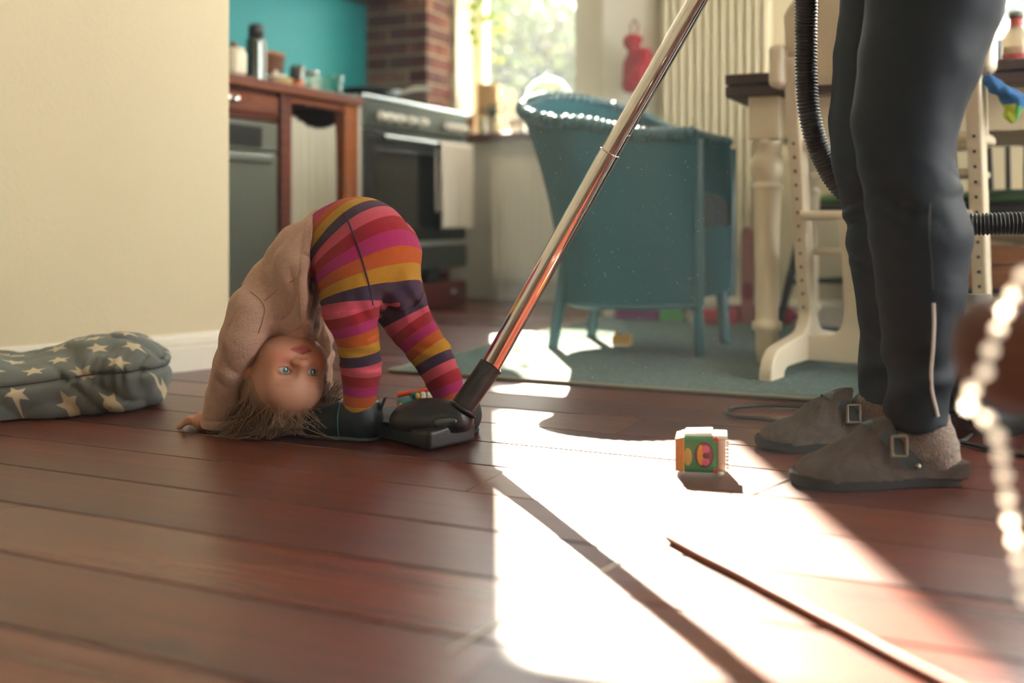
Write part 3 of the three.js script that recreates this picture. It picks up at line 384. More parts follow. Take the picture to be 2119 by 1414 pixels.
{ // dining table
  const A = at(1500, 155, 2.91), t = thing('dining_table', 'dining table with dark two-layer top and cream turned legs', 'table', v(A.x, 0.0106, A.z), TH), H = 0.79, L = 1.7, D = 0.85;
  const top = part(t, 'table_top', [bx(0, L, H - 0.028, H, -D, 0, 0.003)], M.tabletop); part(top, 'extension_leaf', bx(0, L, H - 0.062, H - 0.033, -D, 0, 0.003), M.tabletop); part(top, 'bearer', bx(0.2, L - 0.2, H - 0.034, H - 0.026, -D + 0.2, -0.2), M.dark);
  const leg = lathe([[0, 0], [0.026, 0], [0.03, 0.05], [0.032, 0.085], [0.04, 0.088], [0.0415, 0.1], [0.04, 0.112], [0.032, 0.115], [0.031, 0.13], [0.036, 0.4], [0.0385, 0.475], [0.043, 0.477], [0.043, 0.487], [0.036, 0.492], [0.033, 0.5], [0.041, 0.512], [0.045, 0.53], [0.045, 0.545], [0.041, 0.562], [0.034, 0.575], [0.038, 0.585], [0.038, 0.598], [0.041, 0.6], [0.041, 0.615], [0, 0.615]], 36);
  for (const [x, z] of [[0.1, -0.07], [L - 0.1, -0.07], [0.1, -D + 0.09], [L - 0.1, -D + 0.09]]) part(t, 'leg', [leg.clone().translate(x, 0, z), bx(x - 0.042, x + 0.042, 0.612, H - 0.06, z - 0.042, z + 0.042, 0.003)], M.cream);
  for (const z of [-0.09, -D + 0.09]) part(t, 'apron', bx(0.14, L - 0.14, 0.62, H - 0.06, z - 0.012, z + 0.012, 0.002), M.cream);
  for (const x of [0.1, L - 0.1]) part(t, 'apron', bx(x - 0.012, x + 0.012, 0.62, H - 0.06, -D + 0.13, -0.11, 0.002), M.cream);
  const P = (a, b) => v(A.x, 0.0107 + H, A.z).add(rm(a, b));
  { const q = at(2103, 135, 2.75), b = thing('sauce_bottle', 'glass sauce bottle with red cap and red label on table', 'bottle', v(q.x, 0.0107 + H, q.z), TH); part(b, 'glass', lathe([[0, 0], [0.03, 0], [0.033, 0.005], [0.033, 0.055], [0.03, 0.075], [0.014, 0.105], [0.014, 0.112], [0, 0.112]], 28), phys('#e8d9c0', 0.05, { transmission: 0.7 })); part(b, 'sauce', lathe([[0, 0.003], [0.03, 0.004], [0.03, 0.05], [0, 0.05]], 24), mat('#b06a3a', 0.4)); part(b, 'label', lathe([[0.0335, 0.008], [0.0336, 0.03]], 28), mat('#a33a34', 0.6)); const cp = part(b, 'neck_band', lathe([[0.0145, 0.098], [0.0155, 0.112], [0.0155, 0.125], [0, 0.126]], 24), mat('#a8453e', 0.5)); part(cp, 'cap', lathe([[0, 0.124], [0.0175, 0.124], [0.0175, 0.14], [0, 0.141]], 24), mat('#6d6a5c', 0.5)); }
  { const q = at(2052, 135, 2.85), b = thing('black_mug', 'black mug on the table beside the sauce bottle', 'mug', v(q.x, 0.0107 + H, q.z), TH); part(b, 'cup', lathe([[0, 0], [0.03, 0], [0.034, 0.01], [0.035, 0.08], [0.032, 0.08], [0.031, 0.012], [0, 0.008]], 28), M.black); part(b, 'handle', tube([v(-0.033, 0.065, 0), v(-0.055, 0.06, 0), v(-0.056, 0.03, 0), v(-0.033, 0.02, 0)], 0.005, 20, 8), M.black); }
}
// spindle-back chairs on the far side of the table
function spindle(label, pos, turn) {
  const c = thing('spindle_chair', label, 'chair', pos, turn, 'spindle chairs at the dining table');
  part(c, 'seat', field((p) => Math.hypot(Math.max(ell(p, v(0, p.y, 0), 0.21, 1, 0.2), 0), 0) + Math.max(Math.abs(p.y - 0.425) - 0.012, 0) - 0.006, v(-0.26, 0.38, -0.26), v(0.26, 0.47, 0.26), 0.01), M.blackWood);
  part(c, 'seat_pad', field((p) => ell(p, v(0, 0.455, 0.0), 0.19, 0.03, 0.18), v(-0.23, 0.4, -0.23), v(0.23, 0.51, 0.23), 0.011), M.green, 'green seat pad');
  for (const [x, z] of [[1, 1], [-1, 1], [1, -1], [-1, -1]]) part(c, 'leg', cyl(v(x * 0.2, 0, z * 0.2), v(x * 0.13, 0.42, z * 0.13), 0.013, 0.018, 10), M.blackWood);
  for (const x of [1, -1]) part(c, 'stretcher', cyl(v(x * 0.172, 0.17, 0.172), v(x * 0.172, 0.17, -0.172), 0.01, 0.01, 8), M.blackWood); part(c, 'stretcher', cyl(v(-0.172, 0.17, 0), v(0.172, 0.17, 0), 0.01, 0.01, 8), M.blackWood);
  for (let i = 0; i < 7; i++) { const x = -0.15 + i * 0.05; part(c, 'spindle', cyl(v(x, 0.43, -0.16), v(x * 1.15, 0.78, -0.24), 0.009, 0.007, 8), M.blackWood); }
  part(c, 'crest_rail', grid(24, 10, (s, q) => { const x = mix(-0.21, 0.21, s), a = q * 2 * PI; return v(x, 0.8 + 0.04 * Math.sin(a), -0.245 + 0.03 * (x / 0.2) ** 2 + 0.012 * Math.cos(a)); }), M.blackWood);
}
spindle('black spindle chair with green pad behind the cream table leg', v(1.22, 0.0106, -3.72), TH - 0.5);
spindle('black spindle chair with green pad behind the high chair', rm(0.03, 3.58, 0.0106), TH + 0.05);
{ // high chair seen from behind; its posts lean back
  const h = thing('high_chair', 'cream high chair with perforated posts pulled up to the table', 'high chair', v(0.977, 0.0106, -2.735), -35 * PI / 180), m = M.highchair, hole = lathe([[0, 0], [0.004, 0], [0.004, 0.002], [0, 0.002]], 10).rotateX(PI / 2);
  const sh = (y) => 0.17 * Math.max(0, y - 0.12), lean = (g) => { const p = g.attributes.position; for (let i = 0; i < p.count; i++) p.setZ(i, p.getZ(i) + sh(p.getY(i))); g.computeVertexNormals(); return g; };
  for (const g of [-1, 1]) { const x = g * 0.22;
    const s = new THREE.Shape(); s.moveTo(-0.022, 0.79); for (let i = 1; i <= 10; i++) s.lineTo(-0.022, 0.79 - i * 0.063); s.quadraticCurveTo(-0.022, 0.1, -0.09, 0.088); s.lineTo(-0.24, 0.07); s.quadraticCurveTo(-0.295, 0.06, -0.3, 0.0); s.lineTo(-0.225, 0.0); s.quadraticCurveTo(-0.22, 0.024, -0.19, 0.026); s.lineTo(0.15, 0.026); s.quadraticCurveTo(0.18, 0.024, 0.185, 0); s.lineTo(0.25, 0); s.quadraticCurveTo(0.245, 0.06, 0.2, 0.068); s.lineTo(0.08, 0.085); s.quadraticCurveTo(0.022, 0.1, 0.022, 0.16); for (let i = 1; i <= 10; i++) s.lineTo(0.022, 0.16 + i * 0.063); s.quadraticCurveTo(0.02, 0.815, 0, 0.815); s.quadraticCurveTo(-0.02, 0.815, -0.022, 0.79);
    const f = part(h, 'side_frame', lean(extrude(s, 0.024, 0.006, 10).rotateY(PI / 2).translate(x - 0.012, 0, 0)), m);
    for (let i = 0; i < 13; i++) { const y = 0.16 + i * 0.036, k = part(f, 'hole', hole, M.dark); k.position.set(x, y, 0.0275 + sh(y)); }
    const b = new THREE.Shape(); b.moveTo(0.018, 0.6); b.lineTo(0.018, 0.76); b.quadraticCurveTo(0.015, 0.815, -0.05, 0.82); b.lineTo(-0.12, 0.82); b.lineTo(-0.12, 0.775); b.lineTo(-0.05, 0.77); b.quadraticCurveTo(-0.02, 0.765, -0.02, 0.73); b.lineTo(-0.02, 0.6); const q = extrude(b, 0.012, 0.004, 8); if (g < 0) q.scale(-1, 1, 1); part(h, 'top_bow', lean(q.translate(x, 0, -0.03)), m); }
  { const s = new THREE.Shape(); s.moveTo(-0.205, 0.024); s.lineTo(-0.205, 0.085); s.lineTo(-0.15, 0.088); s.quadraticCurveTo(-0.108, 0.095, -0.103, 0.15); s.lineTo(-0.103, 0.39); s.lineTo(0.103, 0.39); s.lineTo(0.103, 0.15); s.quadraticCurveTo(0.108, 0.095, 0.15, 0.088); s.lineTo(0.205, 0.085); s.lineTo(0.205, 0.024); part(h, 'base_board', lean(extrude(s, 0.016, 0.003).translate(0, 0, 0.03)), m); }
  part(h, 'cross_bar', cyl(v(-0.21, 0.405, 0.03 + sh(0.4)), v(0.21, 0.405, 0.03 + sh(0.4)), 0.013), m); part(h, 'cross_bar', cyl(v(-0.21, 0.59, sh(0.59)), v(0.21, 0.59, sh(0.59)), 0.016), m);
  part(h, 'foot_plate', bx(-0.2, 0.2, 0.3, 0.318, -0.2, 0.02, 0.008), m); part(h, 'seat_plate', bx(-0.2, 0.2, 0.5, 0.52, -0.2, 0.05, 0.008), m);
  part(h, 'arm_bow', tube([v(-0.22, 0.59, sh(0.59)), v(-0.215, 0.59, -0.09), v(-0.12, 0.59, -0.2), v(0.12, 0.59, -0.2), v(0.215, 0.59, -0.09), v(0.22, 0.59, sh(0.59))], 0.015, 50, 10), m);
  part(h, 'backrest', grid(40, 40, (s, q) => { const x = mix(-0.235, 0.235, s), yy = q < 0.5 ? q * 2 : 2 - q * 2, o = q < 0.5 ? 0.009 : -0.009, w = Math.pow(Math.abs(x / 0.235), 5), y = 0.735 + (0.265 - 0.07 * w) * yy + 0.03 * w * (1 - yy); return v(x, y, sh(y) - 0.005 + 0.045 * (1 - (x / 0.235) ** 2) + o * Math.sin(PI * clamp(yy * 8, 0, 0.5))); }), m);
  for (const g of [-1, 1]) part(h, 'back_bracket', bx(g * 0.25 - 0.022, g * 0.25 + 0.022, 0.735, 0.85, sh(0.79) - 0.02, sh(0.79) + 0.05, 0.018), m);
  const bl = thing('blue_green_cloth', 'crumpled blue and lime green cloth hanging by the high chair post', 'cloth', at(2078, 255, 2.5), TH); const ff = (p) => { let d = cone(p, v(-0.03, 0.1, 0), v(0.02, 0.05, 0), 0.016, 0.02); d = smin(d, cone(p, v(0.02, 0.05, 0), v(0.016, 0.018, 0.005), 0.02, 0.017), 0.02); return d + 0.006 * noise(p.x * 50, p.y * 40, p.z * 50); };
  const g = field(ff, v(-0.08, -0.03, -0.05), v(0.07, 0.15, 0.05), 0.004); part(bl, 'fabric', paint(g, (p) => p.y + 0.4 * p.x + 0.015 * noise(p.x * 40, p.y * 40, p.z * 30) > 0.048 ? [0.01, 0.1, 0.28] : p.x > 0.022 ? [0.08, 0.3, 0.06] : [0.42, 0.5, 0.02]), mat('#ffffff', 0.8, { vertexColors: true })); part(bl, 'tie_cord', tube([v(-0.03, 0.1, 0), v(-0.06, 0.13, -0.01), v(-0.1, 0.13, -0.02)], 0.004, 12, 6), mat('#1f4f8a', 0.8));
}
// toys by the wall
{ const b = thing('purple_puzzle_box', 'purple framed picture box standing on floor behind the wicker chair', 'box', onB(1318, 4.02), TH - 0.1); part(b, 'box', bx(-0.09, 0.09, 0, 0.22, -0.03, 0.02, 0.003), mat('#7a2270', 0.6));
  part(b, 'picture', bx(-0.068, 0.068, 0.045, 0.19, 0.019, 0.0215), mat('#ffffff', 0.4, { map: tex(96, 96, (u, q) => { const t = clamp(0.5 + fbm(u * 4, q * 5, 3, 3) * 1.6, 0, 1), w = noise(u * 7, q * 6, 8) > 0.3; return w ? [150, 120, 100] : [mix(30, 90, t), mix(52, 96, t), mix(60, 84, t)]; }, true, 7.4, 7.4) }));
  const g = thing('green_card_box', 'bright green printed box beside the purple puzzle box', 'box', onB(1392, 4.02), TH); part(g, 'box', bx(-0.045, 0.045, 0, 0.235, -0.02, 0.02, 0.003), mat('#5fae5a', 0.55)); part(g, 'print', [...[[0.01, 0.1, 0.012], [-0.015, 0.2, 0.014], [0.025, 0.2, 0.012]].map(([x, y, r]) => lathe([[0, 0], [r, 0], [0, 0.001]], 16).rotateX(PI / 2).translate(x, y, 0.0205))], mat('#d8c070', 0.6)); part(g, 'print_dot', lathe([[0, 0], [0.013, 0], [0, 0.001]], 16).rotateX(PI / 2).translate(-0.012, 0.085, 0.0208), mat('#b0435a', 0.6));
  const w = thing('garden_stake', 'pale wooden stake leaning against the wall behind the wicker chair', 'stake', onB(1436, 3.98), TH); part(w, 'shaft', bx(-0.02, 0.012, 0, 0.4, -0.008, 0.008, 0.003).rotateX(-0.12).rotateZ(-0.12), mat('#c9b08a', 0.7)); part(w, 'end_tip', bx(-0.021, 0.013, 0.36, 0.405, -0.0085, 0.0085, 0.003).rotateX(-0.12).rotateZ(-0.12), mat('#c98a45', 0.6));
  const r = thing('red_toy_case', 'flat red toy case lying on the floor near the skirting', 'case', onB(1486, 3.98), TH + 0.1); part(r, 'lower_shell', bx(-0.075, 0.075, 0, 0.04, -0.04, 0.05, 0.012), mat('#a51f33', 0.45)); part(r, 'lid', bx(-0.07, 0.07, 0.037, 0.062, -0.04, 0.04, 0.014), mat('#b32a3c', 0.4)); part(r, 'handle', tube([v(-0.03, 0.02, 0.05), v(-0.03, 0.02, 0.07), v(0.03, 0.02, 0.07), v(0.03, 0.02, 0.05)], 0.006, 20, 8), mat('#8f1a2c', 0.5));
  const o = thing('red_bolster', 'long dark red bolster lying along the wall', 'bolster', onB(1580, 4.1), TH); part(o, 'bolster', field((p) => cone(p, v(-0.16, 0.036, 0), v(0.09, 0.036, 0), 0.034, 0.034) + 0.003 * noise(p.x * 30, p.y * 30, p.z * 30), v(-0.22, -0.01, -0.06), v(0.15, 0.09, 0.06), 0.008), mat('#84172c', 0.85)); part(o, 'end_button', ball(v(0.123, 0.036, 0), 0.008), mat('#6d1224', 0.7));
  const k = thing('pink_toy_board', 'dull pink rounded board standing against the wall', 'board', onB(1548, 4.045), TH); const s = new THREE.Shape(); s.moveTo(-0.022, 0); s.lineTo(-0.022, 0.34); s.quadraticCurveTo(-0.02, 0.37, 0, 0.37); s.quadraticCurveTo(0.02, 0.37, 0.022, 0.34); s.lineTo(0.022, 0); part(k, 'board', extrude(s, 0.012, 0.003), mat('#a2635c', 0.6)); part(k, 'red_patch', ball(v(0, 0.13, 0.012), 0.024, 0.04, 0.006), mat('#8a1d35', 0.6));
  const y = thing('yellow_toy_brick', 'yellow plastic toy brick lying on the rug edge', 'toy brick', fl(1287, 722).setY(0.012), TH + 0.2); part(y, 'brick', bx(-0.03, 0.03, 0, 0.03, -0.018, 0.018, 0.004), mat('#e0a83a', 0.4)); for (const x of [-0.015, 0.015]) part(y, 'stud', lathe([[0, 0.03], [0.009, 0.03], [0.009, 0.036], [0, 0.0365]], 14).translate(x, 0, 0), mat('#e0a83a', 0.4)); }
{ // sunlit wooden crate by the right-hand window
  const q = onB(2190, 4.02), c = thing('wooden_crate', 'orange-brown slatted wooden crate under the window by the table', 'crate', v(q.x, 0, q.z), TH); const m = mat('#ffffff', 0.6, { map: woodTex('#b8763f', '#8a4f2a', 256, 128, 0.6, 0.1, 18, 1) });
  for (let i = 0; i < 4; i++) part(c, 'slat', bx(-0.3, 0.3, 0.055 + i * 0.065, 0.115 + i * 0.065, 0.1, 0.112, 0.003), m); for (let i = 0; i < 4; i++) part(c, 'slat', bx(-0.3, 0.3, 0.055 + i * 0.065, 0.115 + i * 0.065, -0.112, -0.1, 0.003), m);
  for (const x of [-0.29, 0.29]) part(c, 'end_panel', bx(x - 0.01, x + 0.01, 0.05, 0.312, -0.1, 0.1, 0.002), m); part(c, 'base', bx(-0.3, 0.3, 0.012, 0.05, -0.11, 0.11, 0.003), M.gloss, 'white painted base');
  const b = thing('patterned_cushion', 'pale patterned cushion resting on the wooden crate', 'cushion', v(q.x, 0.3, q.z), TH); part(b, 'cover', field((p) => ell(p, v(-0.02, 0.075, 0), 0.26, 0.06, 0.1) + 0.004 * noise(p.x * 18, p.y * 18, p.z * 18), v(-0.32, -0.01, -0.15), v(0.3, 0.16, 0.15), 0.014), mat('#d8cfae', 0.9, { bumpMap: cloth, bumpScale: 0.001 })); part(b, 'piping', new THREE.TorusGeometry(1, 0.03, 6, 60).rotateX(PI / 2).scale(0.258, 0.14, 0.1).translate(-0.02, 0.075, 0), mat('#93a06a', 0.9)); }

// ---------- the child ----------
const tights = [hex('#c25a1c'), hex('#b5226e'), hex('#a3132c'), hex('#d4546c'), hex('#3b2a49'), hex('#c4921f')];   // orange, magenta, crimson, pink, plum, mustard: from the ankle up
{
  const base = v(-0.36, 0, -1.99), K = thing('person', 'toddler in pink top and striped tights bent double, head between arms', 'person', base);
  // tights
  const near = chain([[728, 560, 1.945, 0.071], [724, 640, 1.94, 0.05], [740, 700, 1.945, 0.0385], [748, 760, 1.952, 0.037], [744, 838, 1.96, 0.029], [744, 868, 1.962, 0.027]]);
  const far = chain([[805, 590, 2.06, 0.066], [842, 664, 2.055, 0.044], [893, 735, 2.045, 0.0385], [918, 785, 2.035, 0.034], [943, 850, 2.025, 0.028], [946, 870, 2.025, 0.028]]);
  const waist = at(700, 512, 2.0), bL = at(762, 505, 1.955), bR = at(790, 520, 2.06), seatC = at(816, 590, 2.01), rump = at(745, 492, 2.0);
  const tightsF = (p) => { let d = chainD(p, near, 0.03); d = smin(d, chainD(p, far, 0.03), 0.018); let h = smin(p.distanceTo(bL) - 0.078, p.distanceTo(bR) - 0.074, 0.03); h = smin(h, p.distanceTo(waist) - 0.078, 0.04); h = smin(h, p.distanceTo(rump) - 0.074, 0.03); h = smin(h, cone(p, at(800, 545, 2.0), seatC, 0.07, 0.05), 0.03); d = smin(d, h, 0.022);
    const kn = Math.exp(-(((p.y - 0.15) / 0.03) ** 2)) * 0.0016 * Math.sin(p.y * 260 + p.x * 60), cr = Math.exp(-(((p.y - at(0, 625, 2).y) / 0.035) ** 2)) * smooth(-0.32, -0.25, p.x) * 0.004 * Math.sin(p.x * 150 + p.y * 70); return d + kn + cr + 0.0008 * noise(p.x * 60, p.y * 60, p.z * 60); };
  const back = v(0.85, 0, 0.53), piv = at(541, 668, 1.985), arc = (p) => { const q = (p.x - piv.x) * back.x + (p.z - piv.z) * back.z, y = p.y - piv.y; return Math.atan2(y, Math.max(q, 0.02)); };
  const along = (p, ch) => { let best = 1e9, L = 0, s = 0; for (let i = ch.length - 1; i > 0; i--) { const a = ch[i].c, b = ch[i - 1].c, ab = b.clone().sub(a), l = ab.length(); let t = p.clone().sub(a).dot(ab) / (l * l); const lo = i === ch.length - 1 ? -1 : 0, hi = i === 1 ? 2 : 1, tc = clamp(t, lo, hi), d = p.distanceTo(a.clone().addScaledVector(ab, clamp(t, 0, 1))); if (d < best) { best = d; s = L + tc * l; } L += l; } return [s, best]; };
  const PER = 0.116, stripe = (p) => { const [s1, d1] = along(p, near), [s2, d2] = along(p, far), w = smooth(-0.035, 0.035, d1 - d2); const sl = mix(s1, s2, w) - 0.03, th = arc(p), sa = 0.214 * (th - 0.2) + 0.187; return mix(sl, sa, smooth(0.1, 0.34, th)); };
  const g1 = field(tightsF, v(-0.42, 0.03, -2.18), v(-0.03, 0.46, -1.84), 0.0042); setUV(g1, (p) => [(p.x + p.z) * 6, stripe(p) / PER]); shift(g1, base);
  const knit = tex(64, 768, (u, q, x, y) => { const i = Math.floor(q * 6 + 1e-6) % 6, c = tights[i], n = 1 + 0.16 * noise(x * 0.7, y * 0.7, 3) + 0.05 * Math.sin(y * 1.6); return c.map((k) => k * n); });
  part(K, 'tights', g1, phys('#ffffff', 0.92, { map: knit, bumpMap: cloth, bumpScale: 0.0005, sheen: 0.35, sheenColor: new THREE.Color('#e8a08a'), sheenRoughness: 0.6 }));
  // seams of the seat panel, laid on the cloth
  const onSkin = (px, py, f = tightsF, d0 = 1.7) => { let d = d0; for (let i = 0; i < 60; i++) { const q = f(at(px, py, d)); if (q < 0.0006) break; d = Math.min(d + q * 0.8, 2.1); } return at(px, py, d).sub(base); };
  const seamLine = (pts, f, r = 0.0016) => tube(pts.map(([x, y]) => onSkin(x, y, f)), r, pts.length * 8, 6);
  part(K, 'seam', seamLine([[712, 440], [722, 462], [735, 495], [747, 530], [757, 565], [766, 600], [772, 632]]), M.seam);
  part(K, 'seam', seamLine([[774, 636], [790, 641], [812, 643], [836, 643], [856, 636], [870, 622], [876, 606]]), M.seam);
  // top
  const armN = chain([[522, 640, 1.965, 0.042], [502, 700, 1.96, 0.0385], [481, 760, 1.985, 0.034], [466, 822, 2.02, 0.0335], [454, 866, 2.045, 0.0325]]);
  const armF = chain([[610, 655, 2.13, 0.045], [672, 715, 2.15, 0.034], [697, 770, 2.16, 0.03], [703, 845, 2.17, 0.029]]);
  const torso = chain([[716, 515, 2.0, 0.091], [648, 560, 2.0, 0.092], [592, 610, 2.03, 0.082], [562, 638, 2.04, 0.063]]);
  const shirtF = (p) => { let d = chainD(p, torso, 0.05); d = smin(d, cone(p, at(655, 625, 1.975), at(618, 650, 1.99), 0.05, 0.05), 0.05); d = smin(d, cone(p, at(566, 664, 2.04), at(662, 668, 2.03), 0.026, 0.026), 0.03);
    const arm = chainD(p, armN, 0.03); d = smin(d, arm, 0.02); d = smin(d, chainD(p, armF, 0.03), 0.04);
    const px = CX + p.x * FP / -p.z, py = HY - (p.y - EYE) * FP / -p.z, hem = p.x - at(653 - 4 * Math.sin(p.y * 30), 500, 2).x; d = Math.max(d, hem * 0.8); d = Math.max(d, 0.01 - p.y);
    const T = smooth(0.005, 0.03, arm), q = v(p.x * 0.8 + p.y * 0.6, p.y * 0.8 - p.x * 0.6, p.z), wv = 5 * noise(p.x * 8, p.y * 8, p.z * 8), amp = 0.55 + 0.9 * noise(p.x * 6 + 3, p.y * 6, p.z * 6);
    const f1 = 0.0105 * (1 - Math.abs(Math.sin(q.y * 58 + wv))) * clamp(amp, 0, 1.3) * T, f2 = 0.004 * noise(p.x * 24, p.y * 24, p.z * 24) * T, f3 = (0.0035 * (1 - Math.abs(Math.sin(p.y * 44 + p.x * 34 + 4 * noise(p.x * 9, p.y * 7, p.z * 9)))) * clamp(0.3 + 1.3 * noise(p.x * 8, p.y * 12, p.z * 8), 0, 1) - 0.001) * (1 - T), cuff = -0.0022 * (1 - smooth(0.021, 0.025, p.y)) - 0.0022 * (1 - smooth(0.009, 0.012, -hem));
    return d + f1 + f2 + f3 + cuff - 0.002; };
  const g2 = field(shirtF, v(-0.7, 0.0, -2.28), v(-0.29, 0.46, -1.86), 0.0042); setUV(g2, (p) => [p.x + p.z * 0.7, p.y]); shift(g2, base);
  part(K, 'top', g2, M.shirt);
  part(K, 'top_seam', seamLine([[498, 590], [520, 605], [540, 622], [548, 640], [543, 665], [535, 690]], shirtF, 0.0011), mat('#a97f6d', 0.9)); part(K, 'top_seam', seamLine([[548, 622], [575, 600], [615, 575], [648, 552]], shirtF, 0.0011), mat('#a97f6d', 0.9));
  part(K, 'top_seam', seamLine([[648, 447], [642, 480], [640, 530], [645, 580]], shirtF, 0.001), mat('#b58b78', 0.9));
  // head and hands
  const HC = at(590, 780, 1.995), fwd = v(0.55, 0.1, 0.83).normalize(), up = v(-0.13, -1, 0.05), rt = up.clone().cross(fwd).normalize().negate(); up.copy(fwd.clone().cross(rt)).negate(); if (up.y > 0) up.negate();
  const loc = (p) => { const x = p.x - HC.x, y = p.y - HC.y, z = p.z - HC.z; return v(x * rt.x + y * rt.y + z * rt.z, x * up.x + y * up.y + z * up.z, x * fwd.x + y * fwd.y + z * fwd.z); };
  const wld = (x, y, z) => HC.clone().addScaledVector(rt, x).addScaledVector(up, y).addScaledVector(fwd, z);
  const lipU = (m) => cone(m, v(0, -0.0462, 0.0715), v(0.0225, -0.05, 0.0585), 0.0036, 0.0012), lipL = (m) => cone(m, v(0, -0.0542, 0.0695), v(0.02, -0.0522, 0.0595), 0.0042, 0.0014);
  const headF = (q) => { const p = loc(q), ax = Math.abs(p.x), m = v(ax, p.y, p.z); let d = ell(p, v(0, 0.018, -0.014), 0.071, 0.068, 0.08); d = smin(d, ell(p, v(0, -0.032, 0.012), 0.056, 0.05, 0.056), 0.03); d = smin(d, m.distanceTo(v(0.032, -0.034, 0.038)) - 0.027, 0.03); d = smin(d, m.distanceTo(v(0, -0.068, 0.045)) - 0.014, 0.025); d = smin(d, ell(p, v(0, 0.022, 0.05), 0.05, 0.034, 0.026), 0.03);
    d = -smin(-d, m.distanceTo(v(0.027, -0.011, 0.0755)) - 0.0135, 0.016);
    { const u = m.x - 0.027, w = p.y + 0.0115 + 0.12 * u, lid = Math.max(m.distanceTo(v(0.0265, -0.0115, 0.0525)) - 0.0158, (0.0062 * (1 - (u / 0.0135) ** 2) - Math.abs(w)) * 0.8); d = smin(d, lid, 0.005); d = Math.max(d, -Math.max(Math.abs(w) - 0.0062 * (1 - (u / 0.0135) ** 2), 0.04 - p.z, m.distanceTo(v(0.0265, -0.0115, 0.0525)) - 0.022)); }
    d = smin(d, cone(p, v(0, -0.002, 0.063), v(0, -0.0245, 0.0785), 0.006, 0.0102), 0.012); d = smin(d, m.distanceTo(v(0.0098, -0.028, 0.0715)) - 0.0072, 0.005); d = -smin(-d, ell(m, v(0.0053, -0.0365, 0.0775), 0.0032, 0.004, 0.004), 0.003);
    d = smin(d, Math.min(lipU(m), lipL(m)), 0.004); d = -smin(-d, cone(m, v(0, -0.0503, 0.0775), v(0.0145, -0.05, 0.067), 0.0012, 0.001), 0.002);
    d = smin(d, ell(m, v(0.072, -0.012, -0.012), 0.009, 0.02, 0.013), 0.008); return d; };
  const neckF = (p) => cone(p, at(598, 735, 2.03), at(590, 660, 2.03), 0.04, 0.045);
  const skinF = (p) => smin(headF(p), neckF(p), 0.02);
  const gh = field(skinF, v(HC.x - 0.1, 0.001, HC.z - 0.11), v(HC.x + 0.11, 0.3, HC.z + 0.1), 0.0026);
  const handChain = (w, tip, spread, side) => { const pieces = []; const dir = tip.clone().sub(w).setY(0).normalize(), sd = v(-dir.z, 0, dir.x), palm = w.clone().addScaledVector(dir, 0.026).setY(0.016);
    pieces.push([w.clone(), palm.clone(), 0.02, 0.0165]); [[-0.016, 0.03], [-0.0055, 0.036], [0.005, 0.034], [0.0155, 0.027]].forEach(([o, L], i) => { const k = palm.clone().addScaledVector(sd, o).addScaledVector(dir, 0.01).setY(0.016), a = dir.clone().applyAxisAngle(v(0, 1, 0), -o * spread), kn = k.clone().addScaledVector(a, L * 0.5).setY(0.0185), e = k.clone().addScaledVector(a, L).setY(0.0065); pieces.push([k, kn, 0.0076, 0.0067], [kn, e, 0.0067, 0.0054]); });
    const tb = palm.clone().addScaledVector(dir, -0.012).addScaledVector(sd, side * 0.014).setY(0.013), tm = tb.clone().addScaledVector(sd, side * 0.016).addScaledVector(dir, 0.012).setY(0.011), te = tm.clone().addScaledVector(dir, 0.016).addScaledVector(sd, side * 0.005).setY(0.0068); pieces.push([tb, tm, 0.0085, 0.0072], [tm, te, 0.0072, 0.0058]);
    const f = (p) => { let d = cone(p, pieces[0][0], pieces[0][1], pieces[0][2], pieces[0][3]); d = smin(d, cone(p, palm.clone().addScaledVector(sd, -0.012), palm.clone().addScaledVector(sd, 0.012), 0.0145, 0.0135), 0.014); for (let i = 1; i < pieces.length; i++) d = smin(d, cone(p, ...pieces[i]), 0.005); return d; };
    return field(f, v(Math.min(w.x, tip.x) - 0.06, -0.004, Math.min(w.z, tip.z) - 0.07), v(Math.max(w.x, tip.x) + 0.06, 0.11, Math.max(w.z, tip.z) + 0.07), 0.0024); };
  const hn = handChain(at(447, 868, 2.05), at(375, 880, 2.08), 34, 1), hf = handChain(at(706, 846, 2.17), at(655, 862, 2.18), 34, -1);
  const body = join2([gh, hn, hf]);
  function join2(l) { return mergeGeometries(l.map((g) => { const k = g.toNonIndexed(); return k; })); }
  paint(body, (q) => { const p = loc(q), ax = Math.abs(p.x); let c = [0.5, 0.25, 0.16]; if (p.length() < 0.16) { const mm = v(ax, p.y, p.z), ch = Math.exp(-((ax - 0.034) ** 2 + (p.y + 0.032) ** 2) / 0.0005) * (p.z > 0.02 ? 1 : 0), fl2 = v(ax, p.y, 0), lip = p.z > 0.045 ? 1 - smooth(0, 0.0014, Math.min(cone(fl2, v(0, -0.0465, 0), v(0.0195, -0.0498, 0), 0.0036, 0.001), cone(fl2, v(0, -0.054, 0), v(0.0185, -0.0512, 0), 0.0042, 0.001))) : 0, no = Math.exp(-(p.x ** 2 + (p.y + 0.027) ** 2 + (p.z - 0.08) ** 2) / 0.0002); const t = Math.min(1, ch * 0.7 + no * 0.25); c = [mix(c[0], 0.66, t), mix(c[1], 0.22, t), mix(c[2], 0.15, t)]; c = [mix(c[0], 0.42, lip), mix(c[1], 0.09, lip), mix(c[2], 0.09, lip)]; const br = Math.exp(-(((p.y - 0.01 - 0.25 * 0.02) / 0.0035) ** 2)) * (ax > 0.014 && ax < 0.042 && p.z > 0.03 ? 0.35 : 0); c = c.map((k, i) => mix(k, [0.3, 0.17, 0.1][i], br)); } return c; });
  shift(body, base); part(K, 'body', body, M.skin);
